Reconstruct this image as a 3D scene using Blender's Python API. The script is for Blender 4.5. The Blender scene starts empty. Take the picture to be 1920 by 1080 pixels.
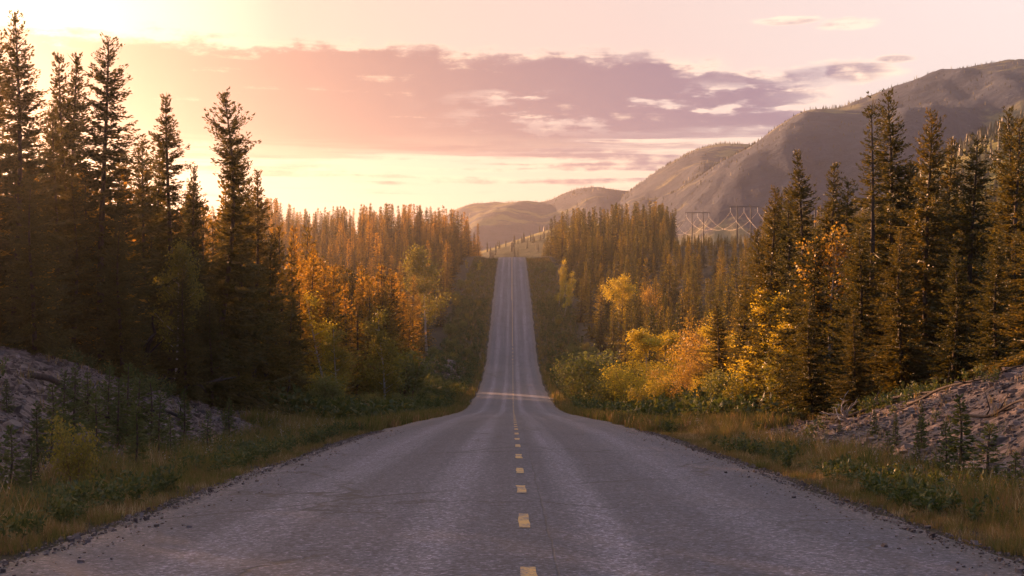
import bpy, math, random
import numpy as np
from math import radians, pi, sin, cos

rng = np.random.default_rng(7)
random.seed(7)
SC = bpy.context.scene
COL = SC.collection
F = 2667.0          # focal length in photograph pixels (50 mm on 36 mm, 1920 px wide)
CZ = 1.5            # eye height above the road

# ------------------------------------------------------------------ camera
cam_d = bpy.data.cameras.new('camera'); cam = bpy.data.objects.new('camera', cam_d); COL.objects.link(cam)
cam.location = (0, 0, CZ); cam.rotation_euler = (radians(90), 0, 0)
cam_d.lens = 50; cam_d.sensor_width = 36; cam_d.clip_start = 0.1; cam_d.clip_end = 20000
SC.camera = cam

# ------------------------------------------------------------------ light
SUN_AZ, SUN_EL = radians(-36.0), radians(8.6)
SUN_STRENGTH, SUN_COL = 5.0, (1.0, 0.49, 0.25)
SKY_STRENGTH = 0.145
EXPOSURE = 1.80
HAZE_DENSITY, HAZE_G = 0.00017, 0.86
SKY_GAIN = 0.355
sdir = (sin(SUN_AZ) * cos(SUN_EL), cos(SUN_AZ) * cos(SUN_EL), sin(SUN_EL))
sun_d = bpy.data.lights.new('sun', 'SUN'); sun = bpy.data.objects.new('sun', sun_d); COL.objects.link(sun)
sun_d.energy = SUN_STRENGTH; sun_d.color = SUN_COL; sun_d.angle = radians(0.6)
from mathutils import Vector
sun.rotation_euler = Vector(sdir).to_track_quat('Z', 'Y').to_euler()
sun.location = (-120, 110, 60)

vs = SC.view_settings
vs.view_transform = 'Standard'; vs.look = 'None'; vs.gamma = 1.0; vs.exposure = EXPOSURE; vs.use_curve_mapping = False
cy = SC.cycles
cy.use_denoising = True
cy.max_bounces = 6; cy.diffuse_bounces = 3; cy.glossy_bounces = 2; cy.transmission_bounces = 3
cy.volume_bounces = 0; cy.transparent_max_bounces = 8
cy.caustics_reflective = False; cy.caustics_refractive = False
cy.sample_clamp_indirect = 4.0


class S:
    """a node socket with arithmetic"""
    def __init__(s, nt, o): s.nt, s.o = nt, o
    def _m(s, op, *a, clamp=False):
        n = s.nt.nodes.new('ShaderNodeMath'); n.operation = op; n.use_clamp = clamp
        for i, v in enumerate((s,) + a):
            if isinstance(v, S): s.nt.links.new(v.o, n.inputs[i])
            else: n.inputs[i].default_value = v
        return S(s.nt, n.outputs[0])
    def __add__(s, b): return s._m('ADD', b)
    __radd__ = __add__
    def __sub__(s, b): return s._m('SUBTRACT', b)
    def __rsub__(s, b): return (s * -1.0) + b
    def __mul__(s, b): return s._m('MULTIPLY', b)
    __rmul__ = __mul__
    def __truediv__(s, b): return s._m('DIVIDE', b)
    def pow(s, b): return s._m('POWER', b)
    def clamp(s): return s._m('ADD', 0.0, clamp=True)
    def abs(s): return s._m('ABSOLUTE')
    def max(s, b): return s._m('MAXIMUM', b)
    def min(s, b): return s._m('MINIMUM', b)
    def exp(s): return s._m('EXPONENT')
    def step(s, a, b):
        n = s.nt.nodes.new('ShaderNodeMapRange'); n.interpolation_type = 'SMOOTHSTEP'
        for k, v in ((0, s), (1, a), (2, b)):
            if isinstance(v, S): s.nt.links.new(v.o, n.inputs[k])
            else: n.inputs[k].default_value = v
        n.inputs[3].default_value = 0.0; n.inputs[4].default_value = 1.0
        return S(s.nt, n.outputs[0])


class NT:
    def __init__(s, nt):
        s.nt = nt; nt.nodes.clear()
    def n(s, kind, **kw):
        nd = s.nt.nodes.new(kind)
        for k, v in kw.items(): setattr(nd, k, v)
        return nd
    def put(s, nd, key, v):
        if isinstance(v, S): s.nt.links.new(v.o, nd.inputs[key])
        elif v is not None: nd.inputs[key].default_value = v
    def vec(s, x, y, z):
        nd = s.n('ShaderNodeCombineXYZ')
        for i, v in enumerate((x, y, z)): s.put(nd, i, v)
        return S(s.nt, nd.outputs[0])
    def noise(s, v, scale, detail=4, rough=0.55, dist=0.0, out=0):
        nd = s.n('ShaderNodeTexNoise'); s.put(nd, 'Vector', v)
        nd.inputs['Scale'].default_value = scale; nd.inputs['Detail'].default_value = detail
        nd.inputs['Roughness'].default_value = rough; nd.inputs['Distortion'].default_value = dist
        return S(s.nt, nd.outputs[out])
    def mix(s, f, a, b, mode='MIX'):
        nd = s.n('ShaderNodeMix', data_type='RGBA', blend_type=mode)
        s.put(nd, 0, f)
        for k, v in ((6, a), (7, b)):
            if isinstance(v, S): s.nt.links.new(v.o, nd.inputs[k])
            else: nd.inputs[k].default_value = (*v, 1) if len(v) == 3 else v
        return S(s.nt, nd.outputs[2])
    def ramp(s, f, stops):
        nd = s.n('ShaderNodeValToRGB'); s.put(nd, 0, f)
        e = nd.color_ramp.elements
        e[0].position, e[0].color = stops[0][0], (*stops[0][1], 1)
        e[1].position, e[1].color = stops[-1][0], (*stops[-1][1], 1)
        for p, c in stops[1:-1]:
            k = e.new(p); k.color = (*c, 1)
        return S(s.nt, nd.outputs[0])
    def sep(s, v):
        nd = s.n('ShaderNodeSeparateXYZ'); s.put(nd, 0, v)
        return [S(s.nt, o) for o in nd.outputs]


# ------------------------------------------------------------------ sky
world = bpy.data.worlds.new('World'); SC.world = world; world.use_nodes = True
w = NT(world.node_tree)
tc = S(w.nt, w.n('ShaderNodeTexCoord').outputs['Generated'])
dx, dy, dz = w.sep(tc)
sky = w.n('ShaderNodeTexSky', sky_type='NISHITA')
sky.sun_disc = False; sky.sun_elevation = SUN_EL; sky.sun_rotation = SUN_AZ
sky.altitude = 600; sky.air_density = 1.0; sky.dust_density = 2.5; sky.ozone_density = 1.5
nish = S(w.nt, sky.outputs[0])
D = 180 / pi
az = dx._m('ARCTAN2', dy) * D
el = dz._m('ARCSINE') * D
cosang = dx * sdir[0] + dy * sdir[1] + dz * sdir[2]
ang = cosang.min(1.0).max(-1.0)._m('ARCCOSINE') * D

def vscale(col, f):
    nd = w.n('ShaderNodeVectorMath', operation='SCALE'); w.put(nd, 0, col); w.put(nd, 'Scale', f)
    return S(w.nt, nd.outputs[0])
def vadd(a, b):
    nd = w.n('ShaderNodeVectorMath', operation='ADD'); w.put(nd, 0, a); w.put(nd, 1, b)
    return S(w.nt, nd.outputs[0])

base = vscale(nish, SKY_STRENGTH)
# thin high veil, brighter towards the sun as thin cloud is
veil = w.ramp(ang / 120.0, [(0.0, (1.5, 1.15, .70)), (.13, (1.5, 1.2, .82)), (.22, (.60, .46, .40)), (.34, (.70, .55, .52)), (.50, (.95, .80, .77)), (.64, (.55, .48, .54)), (.78, (.28, .30, .50)), (1.0, (.18, .22, .46))])
veil_f = ang.step(120.0, 30.0) * 0.38 + 0.58
clear = w.mix(veil_f, base, veil)
# cloud coordinates: flattened in elevation so the streaks lie along the horizon
wob = w.noise(w.vec(az * 0.10, el * 0.35, 3.1), 1.0, 3)
n1 = w.noise(w.vec(az * 0.055, el * 0.50 + wob * 0.8, 1.7), 1.0, 9, 0.60)
n2 = w.noise(w.vec(az * 0.11, el * 1.0 + wob * 0.9, 7.7), 1.0, 10, 0.64)
n3 = w.noise(w.vec(az * 0.42, el * 1.15, 5.7), 1.0, 9, 0.62)
puff = w.noise(w.vec(az * 1.1, el * 2.1, 2.2), 1.0, 7, 0.62)
band = w.noise(w.vec(az * 0.075, el * 2.3 + wob * 1.5, 11.0), 1.0, 8, 0.58)
# the long bank of cloud above the hills
top = 9.30 - az * 0.03 - (az - 5.0).max(0.0) * 0.10 + (n3 - 0.5) * 1.9 + (puff - .5) * .8
bot = 5.0 + (az + 1.0).max(0.0) * 0.11 + (n2 - 0.5) * 4.2 + (puff - .5) * .5
soft = .18 + n1.step(.35, .65) * .45
bank = el.step(top + soft, top - soft) * el.step(bot - .6, bot + .7) * az.step(14.2, 10.0 + (n3 - .5) * 6.0)
bank = bank * az.step(-95.0, -50.0)
holes = (n2 * .55 + n3 * .45).step(.53, .60) * el.step(8.5, 7.6) * az.step(-5.0, 2.0)
bank = bank * (1.0 - holes * .8)
# broken streaks under it
low = (n2 * .5 + band * .5).step(.44, .55) * el.step(7.4, 5.8) * el.step(0.4, 1.8)
small = (n1 * .7 + n3 * .3).step(.56, .66) * el.step(8.5, 10.5) * el.step(34.0, 13.0) * .5
def blob(a0, e0, ra, re):
    q = ((az - a0) / ra).pow(2.0) + ((el - e0) / re).pow(2.0) + (n3 - .5) * 3.4 + (puff - .5) * 2.2
    return q.step(1.5, .3)
little = blob(13.2, 8.45, 2.0, .45).max(blob(11.0, 10.45, 1.2, .17) * .8).max(blob(13.3, 10.25, 1.2, .22) * .7).max(blob(15.1, 8.85, .9, .17))
cover = bank.max(low * .9).max(small).max(little * .9).clamp()
# cloud colour: mauve bodies, cream where thin and along the sunlit upper rims
rim = el.step(top - .75, top - .1) * bank * puff.step(.38, .62)
thick = (bank * (.42 + n1 * .6) + low * .26 + little * .34 + (n3 - .5) * .9 + (puff - .5) * .8 + (band - .5) * 1.3 - rim * .35).clamp()
far_from_sun = ang.step(22.0, 50.0)
body = w.mix(far_from_sun, (.22, .125, .145), (.175, .128, .240))
litc = w.mix(far_from_sun, (.95, .70, .46), (1.2, .88, .66))
cloud = w.mix(thick.step(.10, .55), litc, body)
cloud = w.mix(ang.step(75.0, 115.0), cloud, (.20, .20, .29))
skycol = w.mix(cover * .93, clear, cloud)
# the clear strip low above the horizon, cream between the streaks
glow = el.step(6.8, 4.0) * el.step(-1.5, 1.0) * ang.step(80.0, 45.0) * (1.0 - low) * .6
skycol = w.mix(glow, skycol, (1.0, .74, .52))
bg = w.n('ShaderNodeBackground'); w.put(bg, 0, skycol); bg.inputs[1].default_value = SKY_GAIN
wo = w.n('ShaderNodeOutputWorld'); w.nt.links.new(bg.outputs[0], wo.inputs[0])


# ------------------------------------------------------------------ materials
def new_mat(name):
    m = bpy.data.materials.new(name); m.use_nodes = True
    return m, NT(m.node_tree)

def finish(k, bsdf_out, disp=None):
    o = k.n('ShaderNodeOutputMaterial'); k.nt.links.new(bsdf_out, o.inputs[0])

def bump(k, h, strength, dist):
    nd = k.n('ShaderNodeBump'); k.put(nd, 'Height', h); nd.inputs['Strength'].default_value = strength; nd.inputs['Distance'].default_value = dist
    return S(k.nt, nd.outputs[0])

def principled(k, col, rough=.8, normal=None, spec=.3, metal=0.0):
    p = k.n('ShaderNodeBsdfPrincipled'); k.put(p, 'Base Color', col if isinstance(col, S) else (*col, 1))
    k.put(p, 'Roughness', rough); k.put(p, 'Metallic', metal); k.put(p, 'Specular IOR Level', spec)
    if normal: k.put(p, 'Normal', normal)
    return p

def foliage(name, stops, trans_tint=(1, 1, 1), trans=.4, obj_var=.35, gloss=True, patch=.35, patch_amp=.7):
    """leaf material: colour by leaf and by plant, light passing through"""
    m, k = new_mat(name)
    geo = k.n('ShaderNodeNewGeometry'); ri = S(k.nt, geo.outputs['Random Per Island'])
    oi = S(k.nt, k.n('ShaderNodeObjectInfo').outputs['Random'])
    pos = S(k.nt, geo.outputs['Position'])
    big = k.noise(pos, patch, 3)
    f = (ri * (1 - obj_var) * .8 + oi * obj_var + (big - .5) * patch_amp + .08).clamp()
    col = k.ramp(f, stops)
    d = k.n('ShaderNodeBsdfDiffuse'); k.put(d, 0, col)
    t = k.n('ShaderNodeBsdfTranslucent'); k.put(t, 0, k.mix(1.0, col, trans_tint, 'MULTIPLY'))
    mx = k.n('ShaderNodeMixShader'); mx.inputs[0].default_value = trans
    k.nt.links.new(d.outputs[0], mx.inputs[1]); k.nt.links.new(t.outputs[0], mx.inputs[2])
    if gloss:
        g = k.n('ShaderNodeBsdfGlossy'); g.inputs['Roughness'].default_value = .45; g.inputs[0].default_value = (.8, .8, .8, 1)
        m2 = k.n('ShaderNodeMixShader'); m2.inputs[0].default_value = .035
        k.nt.links.new(mx.outputs[0], m2.inputs[1]); k.nt.links.new(g.outputs[0], m2.inputs[2]); mx = m2
    finish(k, mx.outputs[0])
    return m

M = {}
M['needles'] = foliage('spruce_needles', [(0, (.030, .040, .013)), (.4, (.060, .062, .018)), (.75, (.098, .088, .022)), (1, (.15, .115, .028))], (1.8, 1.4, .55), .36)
M['sun_tinted_needles'] = foliage('sun_tinted_spruce_needles', [(0, (.026, .036, .011)), (.32, (.065, .064, .015)), (.6, (.18, .135, .024)), (1, (.38, .25, .036))], (2.0, 1.45, .42), .46, .45, True, .16, 1.3)  # low sun's golden glow painted into the needle colour of the slope woods
M['olive_needles'] = foliage('olive_spruce_needles', [(0, (.024, .036, .012)), (.35, (.055, .062, .016)), (.65, (.12, .108, .024)), (1, (.27, .20, .034))], (1.8, 1.45, .45), .42, .45, True, .16, 1.3)  # right slope: greener, with less of the sun's gold painted in
M['young_needles'] = foliage('young_spruce_needles', [(0, (.045, .065, .02)), (.6, (.09, .11, .03)), (1, (.15, .15, .045))], (1.3, 1.2, .6), .35)
M['gold'] = foliage('golden_leaves', [(0, (.32, .26, .025)), (.5, (.50, .40, .03)), (1, (.66, .54, .06))], (1.15, 1.0, .6), .5, .25)
M['orange'] = foliage('orange_leaves', [(0, (.22, .13, .03)), (.5, (.38, .23, .04)), (1, (.52, .37, .06))], (1.1, 1.0, .6), .45, .25)
M['greengold'] = foliage('turning_leaves', [(0, (.10, .11, .02)), (.5, (.22, .19, .03)), (1, (.42, .31, .04))], (1.2, 1.1, .6), .45, .4)
M['willow'] = foliage('willow_leaves', [(0, (.085, .11, .028)), (.5, (.155, .165, .045)), (1, (.26, .24, .075))], (1.3, 1.2, .6), .4, .5)
M['grass'] = foliage('dry_grass', [(0, (.045, .072, .018)), (.25, (.09, .118, .030)), (.5, (.165, .168, .05)), (.7, (.25, .20, .08)), (.85, (.26, .15, .075)), (1, (.52, .44, .26))], (1.2, 1.0, .7), .35, .0, False, 1.1, 1.5)
M['weeds'] = foliage('weed_leaves', [(0, (.04, .062, .018)), (.6, (.085, .11, .03)), (.85, (.16, .15, .04)), (1, (.24, .15, .05))], (1.2, 1.1, .6), .35, .1)
M['seed'] = foliage('seed_heads', [(0, (.28, .26, .21)), (1, (.5, .47, .42))], (1, 1, 1), .4, .1, False)

def bark(name, a, b):
    m, k = new_mat(name)
    p = S(k.nt, k.n('ShaderNodeTexCoord').outputs['Object'])
    mp = k.n('ShaderNodeMapping'); k.put(mp, 0, p); mp.inputs['Scale'].default_value = (1, 1, .25)
    n = k.noise(S(k.nt, mp.outputs[0]), 14, 5)
    col = k.ramp(n, [(.3, a), (.7, b)])
    finish(k, principled(k, col, .9, bump(k, n, .6, .02)).outputs[0])
    return m
M['bark'] = bark('spruce_bark', (.045, .032, .025), (.12, .09, .07))
M['pale_bark'] = bark('aspen_bark', (.22, .19, .15), (.52, .47, .40))
M['red_bark'] = bark('willow_bark', (.10, .045, .03), (.22, .11, .07))
M['dead_wood'] = bark('weathered_wood', (.20, .17, .15), (.46, .42, .38))
M['old_log'] = bark('old_log_wood', (.03, .022, .02), (.08, .06, .05))

# asphalt
m, k = new_mat('asphalt'); M['asphalt'] = m
P = S(k.nt, k.n('ShaderNodeTexCoord').outputs['Object'])
px, py, pz = k.sep(P)
agg = k.noise(P, 42, 3, .65)
vor = k.n('ShaderNodeTexVoronoi'); k.put(vor, 'Vector', P); vor.inputs['Scale'].default_value = 52
vor2 = k.n('ShaderNodeTexVoronoi'); k.put(vor2, 'Vector', P); vor2.inputs['Scale'].default_value = 24
stones = k.sep(S(k.nt, vor.outputs['Color']))[0] * .5 + k.sep(S(k.nt, vor2.outputs['Color']))[1] * .5
streak = k.noise(k.vec(px * 1.0, py * .012, 0.0), 1.6, 5, .6)
patch = k.noise(k.vec(px * .35, py * .08, 0.0), 1.0, 4)
edge = (px.abs()).step(3.55, 4.35)
v = streak * .65 + patch * .35
col = k.ramp(v, [(.30, (.040, .042, .063)), (.5, (.061, .063, .093)), (.70, (.100, .100, .138))])
# polished wheel paths are paler, the oil strip between them darker
wig = (k.noise(k.vec(py * .02, 0.0, 0.0), 1.0, 3) - .5) * .5
trk = (px + wig).abs()
path = (((trk - .85).abs()).step(.42, .08) * .55 + ((trk - 2.6).abs()).step(.6, .1) * .5) * (streak * 1.6 - .2).clamp()
col = k.mix(path, col, (.22, .216, .27))
col = k.mix(edge * .75, col, k.ramp(agg, [(.35, (.055, .044, .044)), (.65, (.13, .105, .10))]))
col = k.mix(1.0, col, k.ramp(stones, [(.12, (.30, .30, .32)), (.5, (.85, .85, .85)), (.72, (1.25, 1.22, 1.2)), (.92, (3.0, 2.9, 2.9))]), 'MULTIPLY')
# cracks: across the lanes and a few wandering ones
cr = k.noise(k.vec(px * .5, py * .5, 2.0), 1.0, 5, .6)
wv = k.n('ShaderNodeTexVoronoi'); wv.feature = 'DISTANCE_TO_EDGE'
k.put(wv, 'Vector', k.vec(px * .18 + cr * .55, py * .16 + cr * .4, 0.0)); wv.inputs['Scale'].default_value = 1.0
seam = ((px - .34 + wig * .5 + (k.noise(k.vec(py * .6, 0.0, 5.0), 1.0, 4) - .5) * .12).abs()).step(.013, .005) * k.noise(k.vec(0.0, py * .07, 0.0), 1.0, 2).step(.40, .50)
tq = (py / 8.7 + k.noise(k.vec(px * .45, py * .05, 9.0), 1.0, 4) * .16)._m('FRACT')
trans = tq.step(.0035, .0012) * k.noise(k.vec(px * .25, py * .11, 4.0), 1.0, 2).step(.46, .54)
crack = S(k.nt, wv.outputs[0]).step(.012, .003) * k.noise(P, .22, 2).step(.42, .52)
crack = crack.max(seam * .6).max(trans)
col = k.mix(crack * .8, col, (.022, .02, .022))
h = stones * .6 + agg * .4 - crack * 1.2
finish(k, principled(k, col, .72, bump(k, h, .6, .014), .35).outputs[0])

# yellow paint, worn through by the stones beneath
m, k = new_mat('worn_yellow_paint'); M['paint'] = m
P = S(k.nt, k.n('ShaderNodeTexCoord').outputs['Object'])
n = k.noise(P, 38, 4, .7); n_b = k.noise(P, 5, 3)
wear = (n * .75 + n_b * .45).step(.55, .70)
col = k.mix(wear, (.55, .33, .085), (.14, .12, .13))
finish(k, principled(k, col, .65, bump(k, n, .4, .01), .4).outputs[0])

# ground: forest floor, verge soil, scree
m, k = new_mat('ground_soil'); M['ground'] = m
P = S(k.nt, k.n('ShaderNodeTexCoord').outputs['Object'])
at = k.n('ShaderNodeAttribute'); at.attribute_name = 'scree'; scr = S(k.nt, at.outputs['Fac'])
n = k.noise(P, .7, 6, .6); nf = k.noise(P, 9, 6, .65)
floor_c = k.ramp(n * .5 + nf * .5, [(.3, (.018, .016, .010)), (.5, (.036, .030, .017)), (.7, (.07, .052, .032))])
vor = k.n('ShaderNodeTexVoronoi'); k.put(vor, 'Vector', P); vor.inputs['Scale'].default_value = 7
peb = k.sep(S(k.nt, vor.outputs['Color']))[0]
scree_c = k.ramp(peb * .6 + nf * .4, [(.2, (.065, .046, .040)), (.5, (.125, .095, .084)), (.8, (.21, .165, .148))])
f = (scr + (n - .5) * .9 + (nf - .5) * .5).step(.32, .62)
finish(k, principled(k, k.mix(f, floor_c, scree_c), .95, bump(k, nf + peb * .5, .8, .06), .2).outputs[0])

m, k = new_mat('scree_stone'); M['stone'] = m
geo = k.n('ShaderNodeNewGeometry'); ri = S(k.nt, geo.outputs['Random Per Island'])
P = S(k.nt, geo.outputs['Position'])
n = k.noise(P, 22, 4)
col = k.ramp(ri * .75 + n * .3, [(.0, (.062, .043, .037)), (.5, (.138, .102, .089)), (.85, (.25, .195, .172)), (1, (.48, .40, .36))])
finish(k, principled(k, col, .85, bump(k, n, .5, .02), .3).outputs[0])

def hill_mat(name, forest, grass, bare, cut):
    m, k = new_mat(name)
    P = S(k.nt, k.n('ShaderNodeTexCoord').outputs['Object'])
    n = k.noise(P, .0065, 6, .55, .6); nf = k.noise(P, .07, 6, .7); nm = k.noise(P, .022, 4, .6)
    ng = S(k.nt, k.n('ShaderNodeNewGeometry').outputs['Normal'])
    up = k.sep(ng)[2]
    c = k.mix((n + (nf - .5) * .25 + (nm - .5) * .25).step(cut, cut + .07), forest, grass)
    c = k.mix((nm * .6 + nf * .4).step(.56, .66) * .6, c, bare)
    c = k.mix(1.0, c, k.ramp(nf, [(.25, (.65, .65, .65)), (.7, (1.2, 1.2, 1.2))]), 'MULTIPLY')
    finish(k, principled(k, c, .95, bump(k, nf, .6, 6.0), .1).outputs[0])
    return m
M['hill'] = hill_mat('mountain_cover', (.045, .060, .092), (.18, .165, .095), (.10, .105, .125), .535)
M['foothill'] = hill_mat('foothill_cover', (.06, .062, .022), (.22, .19, .05), (.30, .19, .08), .50)

m, k = new_mat('galvanised_steel'); M['steel'] = m
n = k.noise(S(k.nt, k.n('ShaderNodeTexCoord').outputs['Object']), 3, 3)
finish(k, principled(k, k.ramp(n, [(.3, (.05, .047, .047)), (.7, (.09, .085, .085))]), .7, None, .3, .0).outputs[0])
m, k = new_mat('aluminium_conductor'); M['wire'] = m
n = k.noise(S(k.nt, k.n('ShaderNodeTexCoord').outputs['Object']), .2, 2)
finish(k, principled(k, k.ramp(n, [(.3, (.60, .50, .36)), (.7, (.72, .61, .45))]), .5, None, .5, .3).outputs[0])
m, k = new_mat('insulator_glass'); M['insulator'] = m
finish(k, principled(k, (.55, .55, .5), .3, None, .5).outputs[0])


# ------------------------------------------------------------------ mesh helpers
def mesh_np(name, verts, quads=None, tris=None, mats=(), smooth=False, mat_idx=None):
    me = bpy.data.meshes.new(name)
    verts = np.asarray(verts, dtype=np.float32).reshape(-1, 3)
    loops, starts = [], []
    pos = 0
    if quads is not None and len(quads):
        q = np.asarray(quads, dtype=np.int32).reshape(-1, 4); loops.append(q.ravel()); starts.append(np.arange(len(q)) * 4); pos = q.size
    if tris is not None and len(tris):
        t = np.asarray(tris, dtype=np.int32).reshape(-1, 3); loops.append(t.ravel()); starts.append(pos + np.arange(len(t)) * 3)
    loops = np.concatenate(loops); starts = np.concatenate(starts)
    me.vertices.add(len(verts)); me.vertices.foreach_set('co', verts.ravel())
    me.loops.add(len(loops)); me.loops.foreach_set('vertex_index', loops.astype(np.int32))
    me.polygons.add(len(starts)); me.polygons.foreach_set('loop_start', starts.astype(np.int32))
    for mt in mats: me.materials.append(mt)
    if mat_idx is not None: me.polygons.foreach_set('material_index', np.asarray(mat_idx, dtype=np.int32))
    me.polygons.foreach_set('use_smooth', np.full(len(starts), bool(smooth)))
    me.update(calc_edges=True); me.validate()
    return me

def link(name, data, parent=None, loc=(0, 0, 0), rotz=0.0, scale=1.0):
    o = bpy.data.objects.new(name, data); COL.objects.link(o)
    o.location = loc; o.rotation_euler = (0, 0, rotz)
    o.scale = (scale,) * 3 if not hasattr(scale, '__len__') else scale
    if parent: o.parent = parent
    return o

def tag(o, label, cat=None, group=None, kind=None):
    if label: o['label'] = label
    if cat: o['category'] = cat
    if group: o['group'] = group
    if kind: o['kind'] = kind
    return o

class MB:
    """collects quads and triangles for one mesh"""
    def __init__(s): s.v, s.q, s.t, s.n = [], [], [], 0
    def add(s, v, q=None, t=None):
        v = np.asarray(v, float).reshape(-1, 3)
        if q is not None and len(q): s.q.append(np.asarray(q, int).reshape(-1, 4) + s.n)
        if t is not None and len(t): s.t.append(np.asarray(t, int).reshape(-1, 3) + s.n)
        s.v.append(v); s.n += len(v)
    def tube(s, pts, rad, sides=6, cap=True):
        pts = np.asarray(pts, float); n = len(pts)
        rad = np.full(n, rad) if np.isscalar(rad) else np.asarray(rad, float)
        d = np.gradient(pts, axis=0); d /= np.linalg.norm(d, axis=1)[:, None] + 1e-9
        ref = np.where(np.abs(d[:, 2:3]) > .9, np.array([[1., 0, 0]]), np.array([[0, 0, 1.]]))
        a = np.cross(d, ref); a /= np.linalg.norm(a, axis=1)[:, None] + 1e-9
        b = np.cross(d, a)
        th = np.arange(sides) * 2 * pi / sides
        ring = a[:, None] * np.cos(th)[None, :, None] + b[:, None] * np.sin(th)[None, :, None]
        v = pts[:, None] + ring * rad[:, None, None]
        i = np.arange(n - 1)[:, None] * sides; j = np.arange(sides)[None]; j2 = (j + 1) % sides
        q = np.stack([i + j, i + j2, i + sides + j2, i + sides + j], -1).reshape(-1, 4)
        t = []
        if cap:
            last = (n - 1) * sides
            t = [[0, kk + 1, kk] for kk in range(1, sides - 1)] + [[last, last + kk, last + kk + 1] for kk in range(1, sides - 1)]
        s.add(v, q, t)
    def cards(s, base, dirv, length, width, r, fold=True):
        """small diamond shaped leaves: base points, unit directions"""
        base = np.asarray(base, float); dirv = np.asarray(dirv, float); n = len(base)
        if n == 0: return
        dirv = dirv / (np.linalg.norm(dirv, axis=1)[:, None] + 1e-9)
        rnd = r.normal(size=(n, 3)); side = np.cross(dirv, rnd); side /= np.linalg.norm(side, axis=1)[:, None] + 1e-9
        L = (np.ones(n) * length)[:, None]; W = (np.ones(n) * width)[:, None]
        v = np.stack([base, base + dirv * L * .45 + side * W * .5, base + dirv * L, base + dirv * L * .45 - side * W * .5], 1)
        s.add(v.reshape(-1, 3), np.arange(4 * n).reshape(n, 4))
    def arrays(s):
        return (np.concatenate(s.v) if s.v else np.zeros((0, 3)), np.concatenate(s.q) if s.q else np.zeros((0, 4), int), np.concatenate(s.t) if s.t else np.zeros((0, 3), int))
    def mesh(s, name, *mats, smooth=False):
        v, q, t = s.arrays(); return mesh_np(name, v, q, t, mats, smooth)

def scatter(arr, xyz, rot, scl, r, tilt=0.0, flat=None):
    """many copies of one small mesh as one vertex array; arr = (verts, quads, tris)"""
    v, q, t = arr; n = len(xyz)
    c, s_ = np.cos(rot)[:, None], np.sin(rot)[:, None]
    sx = scl if scl.ndim == 2 else np.repeat(scl[:, None], 3, 1)
    X = v[None, :, 0] * sx[:, 0:1]; Y = v[None, :, 1] * sx[:, 1:2]; Z = v[None, :, 2] * sx[:, 2:3]
    tx, ty = r.normal(size=(n, 1)) * tilt, r.normal(size=(n, 1)) * tilt
    V = np.stack([X * c - Y * s_ + Z * tx, X * s_ + Y * c + Z * ty, Z], -1) + xyz[:, None, :]
    off = (np.arange(n) * len(v))[:, None, None]
    return V.reshape(-1, 3), (q[None] + off).reshape(-1, 4), (t[None] + off).reshape(-1, 3)

def join(parts):
    vs_, qs, ts, n = [], [], [], 0
    for v, q, t in parts:
        vs_.append(v); qs.append(np.asarray(q, int).reshape(-1, 4) + n); ts.append(np.asarray(t, int).reshape(-1, 3) + n); n += len(v)
    return np.concatenate(vs_), np.concatenate(qs), np.concatenate(ts)

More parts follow.
